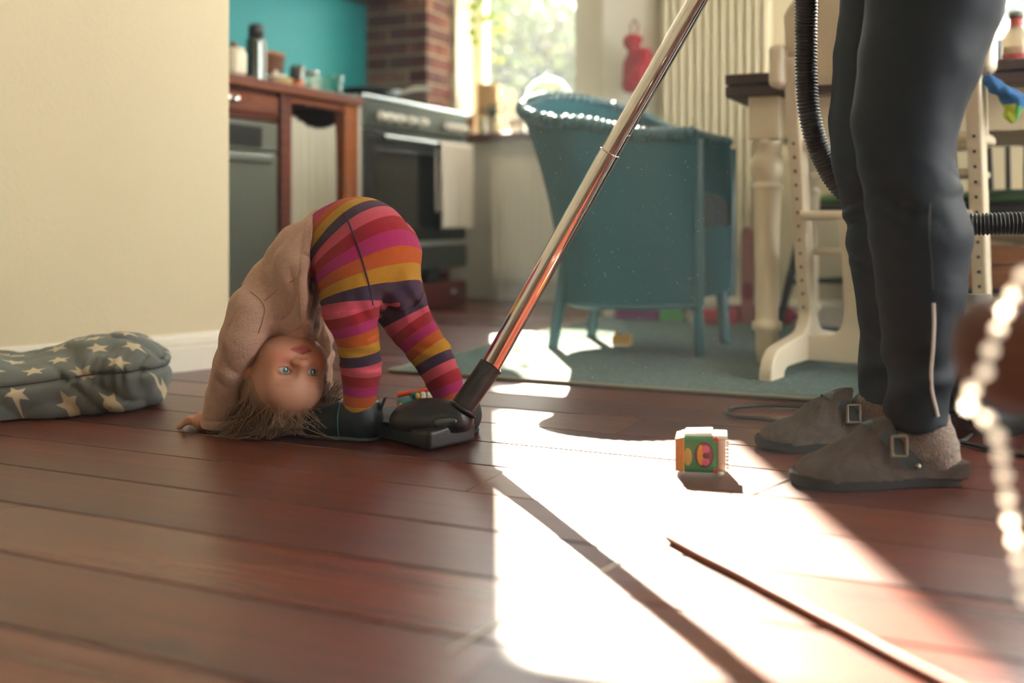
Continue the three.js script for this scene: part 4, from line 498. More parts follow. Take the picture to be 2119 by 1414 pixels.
  for (const sx of [-1, 1]) { const c = wld(sx * 0.0265, -0.0115, 0.0525), look = fwd.clone().multiplyScalar(0.75).add(v(0.45, 0.05, 0.5)).normalize(); const q = new THREE.Quaternion().setFromUnitVectors(v(0, 0, 1), look);
    const e = part(K, 'eye', new THREE.SphereGeometry(0.0137, 24, 18), phys('#cfc9c2', 0.12, { clearcoat: 1, clearcoatRoughness: 0.02 })); e.position.copy(c).sub(base); e.quaternion.copy(q);
    part(e, 'iris', new THREE.SphereGeometry(0.01385, 24, 12, 0, 2 * PI, 0, 0.46).rotateX(PI / 2), phys('#5d7f8c', 0.15, { clearcoat: 1, clearcoatRoughness: 0.02 })); part(e, 'pupil', new THREE.SphereGeometry(0.01395, 20, 8, 0, 2 * PI, 0, 0.22).rotateX(PI / 2), phys('#08090a', 0.08, { clearcoat: 1 })); 
    const lash = []; for (let i = 0; i < 13; i++) { const u = -0.009 + i * 0.0015, a = wld(sx * 0.0268 + u, -0.0055 - u * u * 40, 0.0665 - u * u * 45), b = wld(sx * 0.0268 + u * 1.4, -0.0035 - u * u * 30, 0.0735 - u * u * 45); lash.push(cyl(a.sub(base), b.sub(base), 0.00035, 0.00012, 4)); } part(K, 'eyelashes', lash, M.dark); }
  // hair: a thin cap with loose strands that hang to the boards
  { seed = 91; const capF = (q) => { const p = loc(q); let d = ell(p, v(0, 0.022, -0.018), 0.0745, 0.0705, 0.083) + 0.0022 * noise(p.x * 90, p.y * 20, p.z * 90); const line = 0.052 - 0.02 * Math.abs(p.x) / 0.07 + 0.05 * 0; return Math.max(d, (p.z - 0.03 - (p.y - line) * 0.8) * 0.7, -(p.y + 0.035) * 0.8); };
    const cap = field(capF, v(HC.x - 0.11, 0.0, HC.z - 0.13), v(HC.x + 0.11, 0.26, HC.z + 0.1), 0.0038), list = [cap.toNonIndexed()], fy = 0.0022;
    const strand = (pts, r) => list.push(new THREE.TubeGeometry(new THREE.CatmullRomCurve3(pts), 9, r, 3).toNonIndexed());
    for (let i = 0; i < 620; i++) { const th = rnd(0, 2 * PI), rr = Math.sqrt(rnd(0.05, 1)), x = 0.069 * rr * Math.cos(th), z = -0.016 + 0.074 * rr * Math.sin(th), hgt = Math.sqrt(Math.max(0.0004, 1 - rr * rr * 0.92)); const y = 0.02 + 0.066 * hgt * (rnd() < 0.4 ? rnd(-0.2, 1) : 1); const a = wld(x * 1.03, y, z); const right = smooth(-0.02, 0.06, x + rnd(-0.03, 0.05)), sp = right > 0.5 ? rnd(0.01, 0.085) : -rnd(0.0, 0.04); const b = a.clone().add(v(sp * 0.35 + rnd(-0.01, 0.01), -0.02, rnd(-0.02, 0.008))); b.y = Math.max(b.y, fy + rnd(0, 0.03) * right); const c = b.clone().add(v(sp * 0.8 + rnd(-0.012, 0.012), -rnd(0.012, 0.05) + right * rnd(0, 0.035), rnd(-0.02, 0.006))); c.y = Math.max(c.y, fy + rnd(0, 0.006)); const e = c.clone().add(v(sp * 0.5 + rnd(-0.016, 0.016), right * rnd(-0.01, 0.02) - 0.01, rnd(-0.02, 0.004))); e.y = Math.max(e.y, fy); strand([a, b, c, e], rnd(0.00045, 0.001)); }
    for (let i = 0; i < 240; i++) { const a = wld(rnd(0.02, 0.062), rnd(0.03, 0.075), rnd(-0.03, 0.035)), t = at(rnd(655, 712), rnd(788, 868), rnd(1.99, 2.1)), m1 = a.clone().lerp(t, 0.35).add(v(0, -0.014, 0.006)), m2 = a.clone().lerp(t, 0.7).add(v(0, -0.01, rnd(-0.005, 0.01))); for (const k of [m1, m2, t]) k.y = Math.max(k.y, fy); strand([a, m1, m2, t], rnd(0.0004, 0.0009)); }
    for (let i = 0; i < 50; i++) { const a = wld(rnd(-0.05, 0.05), rnd(0.035, 0.05), rnd(0.04, 0.06)), b = wld(rnd(-0.05, 0.05), 0.07, rnd(0.05, 0.07)), c = b.clone().add(v(rnd(-0.02, 0.03), -0.02, rnd(0, 0.01))); c.y = Math.max(c.y, fy); strand([a, b, c], 0.0004); }
    const hg = mergeGeometries(list.map((g) => { for (const k of Object.keys(g.attributes)) if (!['position', 'normal', 'uv'].includes(k)) g.deleteAttribute(k); return g; })); shift(hg, base); part(K, 'hair', hg, phys('#86664a', 0.4, { sheen: 0.3, sheenColor: new THREE.Color('#d8b48c') })); }
  // soft leather slippers
  function slipper(toe, heel, ankle, label) { const s = toe.clone().sub(heel), L = s.length(), dir = s.clone().normalize(), sd = v(-dir.z, 0, dir.x); const P = (x, y, z) => heel.clone().addScaledVector(dir, x).addScaledVector(sd, z).setY(y);
    const f = (p) => { let d = cone(p, P(0.035, 0.03, 0), P(L - 0.034, 0.022, 0), 0.032, 0.03); d = smin(d, cone(p, P(0.036, 0.034, 0), P(0.04, 0.056, 0), 0.035, 0.037), 0.02); d = smin(d, cone(p, P(0.05, 0.045, 0), P(L - 0.05, 0.03, 0), 0.03, 0.026), 0.02); d = Math.max(d, 0.004 - p.y); d = Math.max(d, p.y - 0.068 - 0.002 * Math.sin(p.x * 90)); return d + 0.0015 * noise(p.x * 45, p.y * 30, p.z * 45); };
    const g = field(f, v(Math.min(toe.x, heel.x) - 0.05, -0.004, Math.min(toe.z, heel.z) - 0.06), v(Math.max(toe.x, heel.x) + 0.05, 0.1, Math.max(toe.z, heel.z) + 0.06), 0.0035); const m = part(K, 'slipper', shift(g, base), M.slipper, label);
    part(m, 'sole', shift(field((p) => Math.max(cone(v(p.x, 0.004, p.z), P(0.034, 0.004, 0), P(L - 0.033, 0.004, 0), 0.0335, 0.031), Math.abs(p.y - 0.0042) - 0.0035), v(Math.min(toe.x, heel.x) - 0.05, -0.004, Math.min(toe.z, heel.z) - 0.06), v(Math.max(toe.x, heel.x) + 0.05, 0.014, Math.max(toe.z, heel.z) + 0.06), 0.0035), base), M.sole);
    const ring = []; for (let i = 0; i <= 24; i++) { const a = -0.15 + i / 24 * (PI + 0.3), z = Math.cos(a) * 0.04, y = 0.006 + 0.062 * Math.sin(clamp(a, 0, PI)) * 0.95; ring.push(P(L * 0.52 - 0.01, y, z)); } const rp = ring.map((q) => { let w = q.clone(); const c = P(L * 0.52 - 0.01, 0.02, 0), dd = w.clone().sub(c).normalize(); let t = 0.1; for (let i = 0; i < 50; i++) { const e = f(c.clone().addScaledVector(dd, t)); t -= e * 0.7; if (Math.abs(e) < 0.0004) break; } return c.addScaledVector(dd, t + 0.0004).sub(base); }); part(m, 'strap_seam', tube(rp, 0.0012, 50, 5), mat('#2d6a6a', 0.6));
    part(m, 'heel_tab', grid(8, 6, (s, q) => P(0.006 - 0.012 * s - 0.004 * Math.sin(q * PI), 0.05 + 0.028 * s, (q - 0.5) * 0.022 * (1 - 0.5 * s)).sub(base)), M.slipper);
    part(m, 'lining', grid(16, 3, (s, q) => { const a = s * 2 * PI; return P(0.039 + 0.033 * Math.cos(a), 0.0655 + q * 0.004, 0.033 * Math.sin(a)).sub(base); }, false), mat('#2aa08a', 0.8), 'bright turquoise lining'); }
  slipper(fl(624, 902), fl(790, 910), null, 'dark blue leather slipper');
  slipper(fl(905, 890), fl(990, 897).add(v(0, 0, 0)), null, 'dark blue leather slipper');
}

// ---------- the vacuum cleaner ----------
const ribbed = (pts, r, pitch, depth, rad = 18) => { const c = new THREE.CatmullRomCurve3(pts, false, 'centripetal'), L = c.getLength(), n = Math.round(L / pitch) * 6; c.arcLengthDivisions = 600; const F = c.computeFrenetFrames(n, false), P = [], I = [];
  for (let i = 0; i <= n; i++) { const p = c.getPointAt(i / n), k = r + depth * (Math.pow(0.5 + 0.5 * Math.cos(i / 6 * 2 * PI), 0.7) - 1); for (let j = 0; j <= rad; j++) { const a = j / rad * 2 * PI; P.push(p.x + k * (Math.cos(a) * F.normals[i].x + Math.sin(a) * F.binormals[i].x), p.y + k * (Math.cos(a) * F.normals[i].y + Math.sin(a) * F.binormals[i].y), p.z + k * (Math.cos(a) * F.normals[i].z + Math.sin(a) * F.binormals[i].z)); } }
  for (let i = 0; i < n; i++) for (let j = 0; j < rad; j++) { const a = i * (rad + 1) + j, b = a + rad + 1; I.push(a, b, b + 1, a, b + 1, a + 1); } const g = new THREE.BufferGeometry(); g.setAttribute('position', new THREE.Float32BufferAttribute(P, 3)); g.setIndex(I); g.computeVertexNormals(); return g; };
const wandA = at(1014, 760, 1.925), wandB = at(1445, 0, 1.775), wd = wandB.clone().sub(wandA).normalize(), wandT = wandB.clone().addScaledVector(wd, 0.2);
{
  const base = v(0.98, 0, -2.12), Vc = thing('vacuum_cleaner', 'vacuum cleaner with chrome wand, black floor nozzle and ribbed hose', 'vacuum cleaner', base), B = (g) => g.translate(-base.x, -base.y, -base.z);
  // canister
  const f = (p) => { const x = p.x, y = p.y, z = p.z; let d = ell(v(x, y, z), v(0.02, 0.125, 0), 0.2, 0.115, 0.135); d = Math.max(d, 0.03 - y); d = smin(d, cone(p, v(-0.1, 0.13, 0.0), v(0.1, 0.14, 0), 0.085, 0.09), 0.04); return d; };
  const can = part(Vc, 'canister', field(f, v(-0.24, 0.01, -0.2), v(0.28, 0.27, 0.2), 0.009), M.plastic);
  part(can, 'top_cover', field((p) => { const d = Math.abs(f(p)) - 0.009; return Math.max(d, 0.185 - p.y - 0.1 * (p.x + 0.1)); }, v(-0.24, 0.12, -0.2), v(0.2, 0.28, 0.2), 0.006), M.plasticGrey, 'silver grey cover');
  part(can, 'cover_cap', lathe([[0, 0], [0.05, 0], [0.044, 0.012], [0.03, 0.02], [0.028, 0.035], [0, 0.036]], 28).translate(-0.06, 0.222, 0.01), M.plasticGrey);
  part(can, 'switch', bx(-0.01, 0.03, 0.225, 0.236, -0.02, 0.02, 0.005), M.black); part(can, 'carry_handle', tube([v(0.04, 0.2, 0.0), v(0.09, 0.235, 0), v(0.16, 0.215, 0), v(0.18, 0.17, 0)], 0.011, 24, 8), M.black);
  const wheel = lathe([[0, 0], [0.03, 0.004], [0.05, 0.002], [0.056, 0.008], [0.07, 0.008], [0.088, 0.004], [0.092, -0.006], [0.092, -0.03], [0.08, -0.034], [0, -0.034]], 44).rotateX(PI / 2);
  for (const g of [1, -1]) { const w = part(Vc, 'wheel', wheel, M.rubber); w.position.set(-0.06, 0.093, g * 0.145); if (g < 0) w.rotation.y = PI; part(w, 'hub', lathe([[0, 0], [0.026, 0], [0.02, 0.006], [0, 0.007]], 24).rotateX(PI / 2).translate(0, 0, 0.003), M.plastic); }
  part(Vc, 'castor', [lathe([[0, -0.012], [0.022, -0.012], [0.024, 0], [0.022, 0.012], [0, 0.012]], 20).rotateX(PI / 2).translate(0.17, 0.024, 0), bx(0.155, 0.185, 0.03, 0.06, -0.016, 0.016, 0.004)], M.rubber);
  // hose: from the wand's handle down, behind the legs and back to the canister
  const H0 = wandT.clone().add(v(0.06, 0.08, -0.03)), hp = [H0, at(1655, -120, 1.9), at(1667, -40, 1.96), at(1668, 60, 2.0), at(1669, 160, 2.01), at(1676, 240, 2.01), at(1700, 320, 2.02), at(1745, 392, 2.03), at(1830, 445, 2.03), at(1930, 462, 2.0), at(2020, 464, 1.97), at(2119, 462, 1.95), at(2240, 470, 1.95), at(2360, 500, 1.98), at(2410, 570, 2.05), at(2370, 650, 2.12), base.clone().add(v(0.2, 0.16, 0))];
  part(Vc, 'hose', B(ribbed(hp, 0.0215, 0.0066, 0.0034)), M.hose);
  // wand and handle
  const W = part(Vc, 'wand', B(cyl(at(1262, 316, 1.838), wandT, 0.0165, 0.0165, 40)), M.chrome);
  part(W, 'lower_wand', B(join([cyl(wandA.clone().addScaledVector(wd, -0.02), at(1262, 316, 1.838), 0.018, 0.018, 40), new THREE.TorusGeometry(0.0178, 0.0014, 8, 40).applyQuaternion(new THREE.Quaternion().setFromUnitVectors(v(0, 0, 1), wd)).translate(...at(1262, 316, 1.838).toArray())])), M.chrome);
  part(W, 'lock_button', B(ball(at(1300, 282, 1.82), 0.003)), M.chrome);
  part(Vc, 'handle_grip', B(join([cyl(wandT.clone().addScaledVector(wd, -0.03), wandT.clone().addScaledVector(wd, 0.05), 0.021, 0.021, 20), tube([wandT.clone().addScaledVector(wd, 0.04), wandT.clone().add(v(0.06, 0.1, -0.02)), H0.clone().add(v(0.015, 0.02, 0)), H0.clone().add(v(0.02, -0.05, -0.01))], 0.02, 24, 14)])), M.plastic);
  // elbow, nozzle
  const E0 = at(940, 868, 1.91); part(Vc, 'elbow', B(join([tube([E0, at(955, 845, 1.912), at(978, 812, 1.916), wandA.clone().addScaledVector(wd, 0.004)], 0.0215, 30, 24), new THREE.TorusGeometry(0.0215, 0.0016, 8, 30).applyQuaternion(new THREE.Quaternion().setFromUnitVectors(v(0, 0, 1), wd)).translate(...wandA.toArray())])), M.plastic);
  part(Vc, 'elbow_collar', B(new THREE.TorusGeometry(0.023, 0.0042, 10, 36).applyQuaternion(new THREE.Quaternion().setFromUnitVectors(v(0, 0, 1), v(0.5, 0.8, -0.2).normalize())).translate(...at(958, 848, 1.91).toArray())), M.rubber);
  const nd = v(0.7, 0, 0.71).normalize(), ns = v(0.71, 0, -0.7).normalize(), NC = fl(886, 937).addScaledVector(nd, -0.118).addScaledVector(ns, 0.056).setY(0), N = (x, y, z) => NC.clone().addScaledVector(nd, x).addScaledVector(ns, z).setY(y), NL = (p) => { const x = p.x - NC.x, z = p.z - NC.z; return v(x * nd.x + z * nd.z, p.y, x * ns.x + z * ns.z); };
  const slabF = (q) => { const p = NL(q), h = 0.035 - 0.004 * smooth(0.01, 0.045, -p.z), X = Math.max(Math.abs(p.x) - 0.112, 0), Z = Math.max(Math.abs(p.z) - 0.047, 0), Y = Math.max(Math.abs(p.y - 0.004 - h / 2) - h / 2 + 0.006, 0); return Math.hypot(X, Z, Y) - 0.006; };
  const noz = part(Vc, 'floor_nozzle', B(field(slabF, v(NC.x - 0.16, -0.004, NC.z - 0.16), v(NC.x + 0.16, 0.06, NC.z + 0.16), 0.0032)), M.plastic);
  const dome = (q) => { const p = NL(q); let d = ell(q, at(890, 872, 1.935), 0.075, 0.042, 0.05); d = smin(d, q.distanceTo(at(944, 866, 1.91)) - 0.027, 0.03); return Math.max(d, 0.026 - q.y); };
  part(noz, 'nozzle_hood', B(field(dome, v(-0.28, 0.015, -2.02), v(-0.05, 0.11, -1.84), 0.0032)), M.plastic);
  part(noz, 'end_cap', B(field((q) => { const p = NL(q); return Math.max(slabF(q) - 0.003, 0.096 - p.x, 0.004 - p.y); }, v(NC.x - 0.16, -0.004, NC.z - 0.16), v(NC.x + 0.16, 0.06, NC.z + 0.16), 0.0032)), M.plastic);
  part(noz, 'pedal', B(field((q) => cone(q, at(905, 876, 1.868), at(940, 872, 1.868), 0.008, 0.006) , v(-0.2, 0.0, -1.95), v(-0.06, 0.09, -1.82), 0.003)), phys('#2e3a3c', 0.22, { clearcoat: 0.6 }));
  // cord
  const cord = [[2010, 905], [1980, 920], [1900, 905], [1800, 890], [1700, 888], [1640, 884], [1580, 873], [1525, 868], [1505, 860], [1515, 850], [1560, 845], [1640, 846], [1740, 853], [1850, 858], [1990, 862], [2060, 868]].map(([x, y]) => fl(x, y).setY(0.0052));
  part(Vc, 'power_cord', B(tube(cord, 0.0042, 160, 8)), M.rubber);
  part(Vc, 'power_cord', B(tube([[1950, 912], [2000, 924], [2050, 936], [2119, 950], [2300, 960]].map(([x, y]) => fl(x, y).setY(0.0052)), 0.0042, 50, 8)), M.rubber);
}

// ---------- the adult ----------
{
  const base = v(0.6, 0, -1.76), A = thing('person', 'adult in dark navy sports leggings, grey socks and clogs, holding vacuum wand', 'person', base);
  const nearL = chain([[1945, -150, 1.68, 0.118], [1933, 0, 1.66, 0.102], [1903, 120, 1.66, 0.0915], [1871, 250, 1.66, 0.0795], [1874, 340, 1.655, 0.0715], [1890, 410, 1.65, 0.072], [1904, 490, 1.645, 0.0755], [1906, 600, 1.64, 0.0655], [1903, 720, 1.635, 0.0545], [1899, 830, 1.63, 0.047], [1899, 872, 1.63, 0.0465]]);
  const farL = chain([[1885, -110, 1.86, 0.118], [1862, 0, 1.88, 0.1], [1835, 120, 1.885, 0.091], [1811, 250, 1.885, 0.079], [1810, 330, 1.88, 0.073], [1827, 420, 1.88, 0.0705], [1841, 505, 1.88, 0.0735], [1848, 640, 1.88, 0.06], [1842, 760, 1.88, 0.05], [1832, 822, 1.88, 0.0435]]);
  const hip = v(0.66, 0.95, -1.77);
  const legF = (p) => { const dn = chainD(p, nearL, 0.03), df = chainD(p, farL, 0.03); let d = smin(dn, df, 0.02); d = smin(d, ell(p, hip, 0.125, 0.13, 0.165), 0.06); const y = p.y, px = CX + p.x * FP / -p.z;
    const knee = Math.exp(-(((y - 0.4) / 0.075) ** 2)), low = Math.exp(-(((y - 0.15) / 0.05) ** 2)); const wr = Math.sin(y * 75 + (p.x - 0.62) * 40 + 4 * noise(p.x * 10, y * 12, p.z * 10)); return d + knee * 0.008 * (1 - Math.abs(wr)) * clamp(0.35 + 1.2 * noise(p.x * 9, y * 9, p.z * 9), 0, 1) + low * 0.006 * Math.sin(y * 80 - p.x * 50 + 5 * noise(p.x * 9, y * 9, p.z * 9)) + 0.001 * noise(p.x * 30, y * 30, p.z * 30); };
  const cutN = (p) => Math.max(legF(p), (p.z > -1.755 ? at(0, 884 - 8 * Math.sin(p.x * 60), 1.63).y : at(0, 832, 1.88).y) - p.y);
  const g = field(cutN, v(0.43, 0.05, -2.05), v(0.85, 1.1, -1.5), 0.0066);
  part(A, 'leggings', shift(g, base), M.leggings);
  const onLeg = (px, py) => { let d = 1.35; for (let i = 0; i < 70; i++) { const q = legF(at(px, py, d)); if (q < 0.0065) break; d += q * 0.8; } return at(px, py, d).sub(base); };
  part(A, 'reflective_zip', tube([[1932, 628], [1933, 670], [1931, 720], [1927, 770], [1929, 810], [1937, 845], [1941, 862]].map(([x, y]) => onLeg(x, y)), 0.0026, 50, 6), phys('#c9c4bc', 0.35), 'pale reflective zip line');
  part(A, 'leg_seam', tube([[1925, 420], [1922, 480], [1928, 540], [1931, 600]].map(([x, y]) => onLeg(x, y)), 0.0012, 30, 5), M.black);
  // upper body, out of the picture: top, head, arms and hands that hold the wand
  const J = (x, y, z, r) => ({ c: v(x, y, z), r }), grip = wandT.clone().add(v(0.02, 0.03, -0.01)); const sh1 = v(0.6, 1.38, -1.58), sh2 = v(0.68, 1.38, -1.94);
  const topF = (p) => { let d = chainD(p, [J(0.66, 0.95, -1.77, 0.14), J(0.65, 1.12, -1.77, 0.125), J(0.63, 1.3, -1.77, 0.135)], 0.05); d = smin(d, chainD(p, [{ c: sh1, r: 0.075 }, { c: sh2, r: 0.075 }], 0.05), 0.08); d = smin(d, chainD(p, [{ c: sh1, r: 0.06 }, J(0.6, 1.12, -1.52, 0.048), { c: grip.clone().add(v(0.1, 0.02, 0.01)), r: 0.034 }], 0.03), 0.04); d = smin(d, chainD(p, [{ c: sh2, r: 0.06 }, J(0.74, 1.12, -2.03, 0.048), J(0.66, 0.95, -2.06, 0.034)], 0.03), 0.04); return Math.max(d, 0.9 - p.y); };
  part(A, 'sweater', shift(field(topF, v(0.35, 0.86, -2.2), v(0.95, 1.55, -1.35), 0.016), base), mat('#3a4a52', 0.9));
  const hc = v(0.6, 1.62, -1.77); const skF = (p) => { let d = ell(p, hc, 0.095, 0.115, 0.075); d = smin(d, ell(p, v(hc.x - 0.045, hc.y - 0.055, hc.z), 0.05, 0.05, 0.05), 0.04); d = smin(d, cone(p, v(hc.x - 0.09, hc.y + 0.005, hc.z), v(hc.x - 0.108, hc.y - 0.025, hc.z), 0.009, 0.013), 0.015); d = smin(d, cone(p, v(0.63, 1.4, -1.77), v(0.62, 1.54, -1.77), 0.055, 0.05), 0.03); for (const s of [1, -1]) d = smin(d, ell(p, v(hc.x + 0.01, hc.y - 0.01, hc.z + s * 0.076), 0.018, 0.03, 0.009), 0.01); return d; };
  const hand = (c, dir) => { const sd = dir.clone().cross(v(0, 1, 0)).normalize(), dn = v(0, -1, 0), pc = c.clone(), pieces = [[pc.clone().addScaledVector(dir, -0.07), pc, 0.03, 0.03]]; for (let i = 0; i < 4; i++) { const a = pc.clone().addScaledVector(wd, -0.03 + i * 0.02).addScaledVector(dir, 0.02), b = a.clone().addScaledVector(dir, [0.03, 0.036, 0.034, 0.026][i]).addScaledVector(dn, 0.012), e = b.clone().addScaledVector(dn, 0.026).addScaledVector(dir, -0.02); pieces.push([a, b, 0.0095, 0.009], [b, e, 0.009, 0.008]); } const t = pc.clone().addScaledVector(wd, 0.045), t2 = t.clone().addScaledVector(dir, 0.035).addScaledVector(sd, 0.012); pieces.push([pc, t, 0.014, 0.011], [t, t2, 0.011, 0.009]); return (p) => { let d = 1e3; for (const q of pieces) d = smin(d, cone(p, ...q), 0.007); return d; }; };
  const h1 = field(hand(grip, v(-1, 0, 0)), v(grip.x - 0.1, grip.y - 0.12, grip.z - 0.1), v(grip.x + 0.12, grip.y + 0.12, grip.z + 0.1), 0.006), h2 = field(hand(v(0.58, 0.93, -2.06), v(-1, -0.2, 0).normalize()), v(0.46, 0.8, -2.18), v(0.72, 1.05, -1.94), 0.006);
  const sk = mergeGeometries([field(skF, v(0.44, 1.33, -1.9), v(0.75, 1.78, -1.64), 0.008), h1, h2].map((q) => q.toNonIndexed())); paint(sk, (p) => p.y < 1.575 && p.y > 1.56 && p.x < 0.54 && Math.abs(p.z + 1.77) < 0.025 ? [0.42, 0.12, 0.1] : [0.6, 0.34, 0.24]); part(A, 'body', shift(sk, base), M.skin);
  for (const s of [1, -1]) { const e = part(A, 'eye', new THREE.SphereGeometry(0.012, 16, 12), phys('#d0ccc6', 0.2)); e.position.set(hc.x - 0.078 - base.x, hc.y + 0.01, hc.z + s * 0.032 - base.z); const i = part(e, 'iris', new THREE.SphereGeometry(0.0122, 16, 8, 0, 2 * PI, 0, 0.5).rotateZ(PI / 2), M.dark); }
  part(A, 'hair', shift(field((p) => Math.max(ell(p, v(hc.x + 0.012, hc.y + 0.012, hc.z), 0.102, 0.122, 0.085) + 0.003 * noise(p.x * 60, p.y * 60, p.z * 60), (hc.x - 0.05 - p.x) + (p.y - hc.y - 0.06) * -0.4, hc.y - 0.08 - p.y), v(0.45, 1.5, -1.9), v(0.75, 1.79, -1.64), 0.008), base), mat('#4a3020', 0.6));
  // socks and clogs
  function foot(toe, heel, ankle, label, bucklePts) {
    const L = toe.distanceTo(heel), dir = toe.clone().sub(heel).normalize(), sd = v(-dir.z, 0, dir.x), P = (x, y, z) => heel.clone().addScaledVector(dir, x).addScaledVector(sd, z).setY(y), Q = (p) => { const x = p.x - heel.x, z = p.z - heel.z; return v(x * dir.x + z * dir.z, p.y, x * sd.x + z * sd.z); };
    const lo = v(Math.min(toe.x, heel.x) - 0.08, -0.004, Math.min(toe.z, heel.z) - 0.09), hi = v(Math.max(toe.x, heel.x) + 0.08, 0.22, Math.max(toe.z, heel.z) + 0.09);
    const w = (x) => 0.033 + 0.016 * smooth(0.05, L - 0.08, x) - 0.003 * Math.sin(x * 20);
    const outline = (p) => { const x = clamp(p.x, w(0), L - 0.044); return Math.hypot(p.x - x, p.z) - w(x); };
    const sole = (q) => { const p = Q(q); return Math.max(outline(p), Math.abs(p.y - 0.0085 - 0.004 * smooth(L - 0.06, L, p.x)) - 0.0075) - 0.001; };
    const upW = (x) => Math.max(0.002, (w(x) + 0.001) * Math.sqrt(Math.max(0.0015, 1 - clamp((x - (L - 0.06)) / 0.061, 0, 1) ** 2.4))), upH = (x) => (0.03 + 0.062 * smooth(L - 0.02, L * 0.4, x)) * Math.sqrt(Math.max(0.0015, 1 - clamp((x - (L - 0.045)) / 0.046, 0, 1) ** 2.2));
    const m = part(A, 'clog', shift(field((q) => { const p = Q(q), W = upW(p.x), H = upH(p.x), y = Math.max(0, p.y - 0.014); let d = (Math.pow(Math.pow(Math.abs(p.z) / W, 2.5) + Math.pow(y / H, 2.5), 0.4) - 1) * Math.min(W, H) * 0.8; d = Math.max(d, 0.013 - p.y, p.x - L, -0.002 - p.x); const open = L * 0.43 - p.x + (0.08 - p.y) * 0.5, wall = p.y - 0.04 + 0.006 * Math.sin(p.x * 40); if (open > 0) d = Math.max(d, Math.min(open, wall)); return d + 0.0016 * noise(q.x * 26, q.y * 30, q.z * 26) + 0.0014 * Math.sin(p.x * 130 + 5 * noise(q.x * 12, q.y * 12, q.z * 12)) * smooth(L * 0.5, L * 0.6, p.x) * smooth(L * 0.9, L * 0.72, p.x) * smooth(0.03, 0.06, p.y); }, lo, hi, 0.0042), base), M.suede, label);
    setUV(m.geometry, (p) => [p.x + p.z, p.y * 1.2 + p.z * 0.3]);
    part(m, 'sole', shift(field(sole, lo, v(hi.x, 0.04, hi.z), 0.0044), base), mat('#1d1817', 0.95));
    const sock = part(A, 'sock', shift(field((q) => { const p = Q(q); let d = cone(q, P(0.04, 0.045, 0), ankle.clone(), 0.033, 0.043); d = smin(d, cone(q, P(0.045, 0.055, 0), P(L * 0.55, 0.045, 0), 0.03, 0.03), 0.03); return d + 0.0018 * Math.sin(p.y * 260 + p.x * 80) * (0.3 + noise(q.x * 20, q.y * 14, q.z * 20)); }, lo, v(hi.x, 0.24, hi.z), 0.005), base), M.sock); setUV(sock.geometry, (p) => [p.x + p.z, p.y]);
    const arch = []; for (let i = 0; i <= 20; i++) { const a = i / 20 * PI, y = 0.034 + 0.062 * Math.sin(a), z = 0.0505 * Math.cos(a); arch.push(P(L * 0.335 + 0.055 * Math.sin(a), y, z).sub(base)); }
    const strap = part(m, 'strap', grid(20, 4, (s, q) => { const i = Math.min(19, Math.floor(s * 20)), t = s * 20 - i, p = arch[i].clone().lerp(arch[i + 1], t); return p.addScaledVector(dir, (q - 0.5) * 0.024).add(v(0, (q - 0.5) * -0.006, 0)); }), M.leather);
    for (const z of [1, -1]) part(strap, 'rivet', ball(P(L * 0.34, 0.038, z * 0.0505).sub(base), 0.0045), M.brass);
    const bz = Q(v(0, 0, 0)).z > 0 ? 1 : -1; part(strap, 'buckle', [[-1, 0], [1, 0], [0, -1], [0, 1]].map(([a, b]) => { const c = P(L * 0.335 + 0.028, 0.067, bz * 0.0465).sub(base).addScaledVector(dir, a * 0.011).add(v(0, b * 0.015, 0)); const e = a ? v(0, 0.015, 0) : dir.clone().multiplyScalar(0.011); return cyl(c.clone().sub(e), c.clone().add(e), 0.0024, 0.0024, 6); }), M.brass);
  }
  foot(fl(1646, 1002), fl(1988, 1000), at(1903, 862, 1.635), 'worn brown suede clog with buckled strap');
  foot(fl(1574, 927), fl(1878, 922), at(1830, 820, 1.885), 'worn brown suede clog with buckled strap');
}

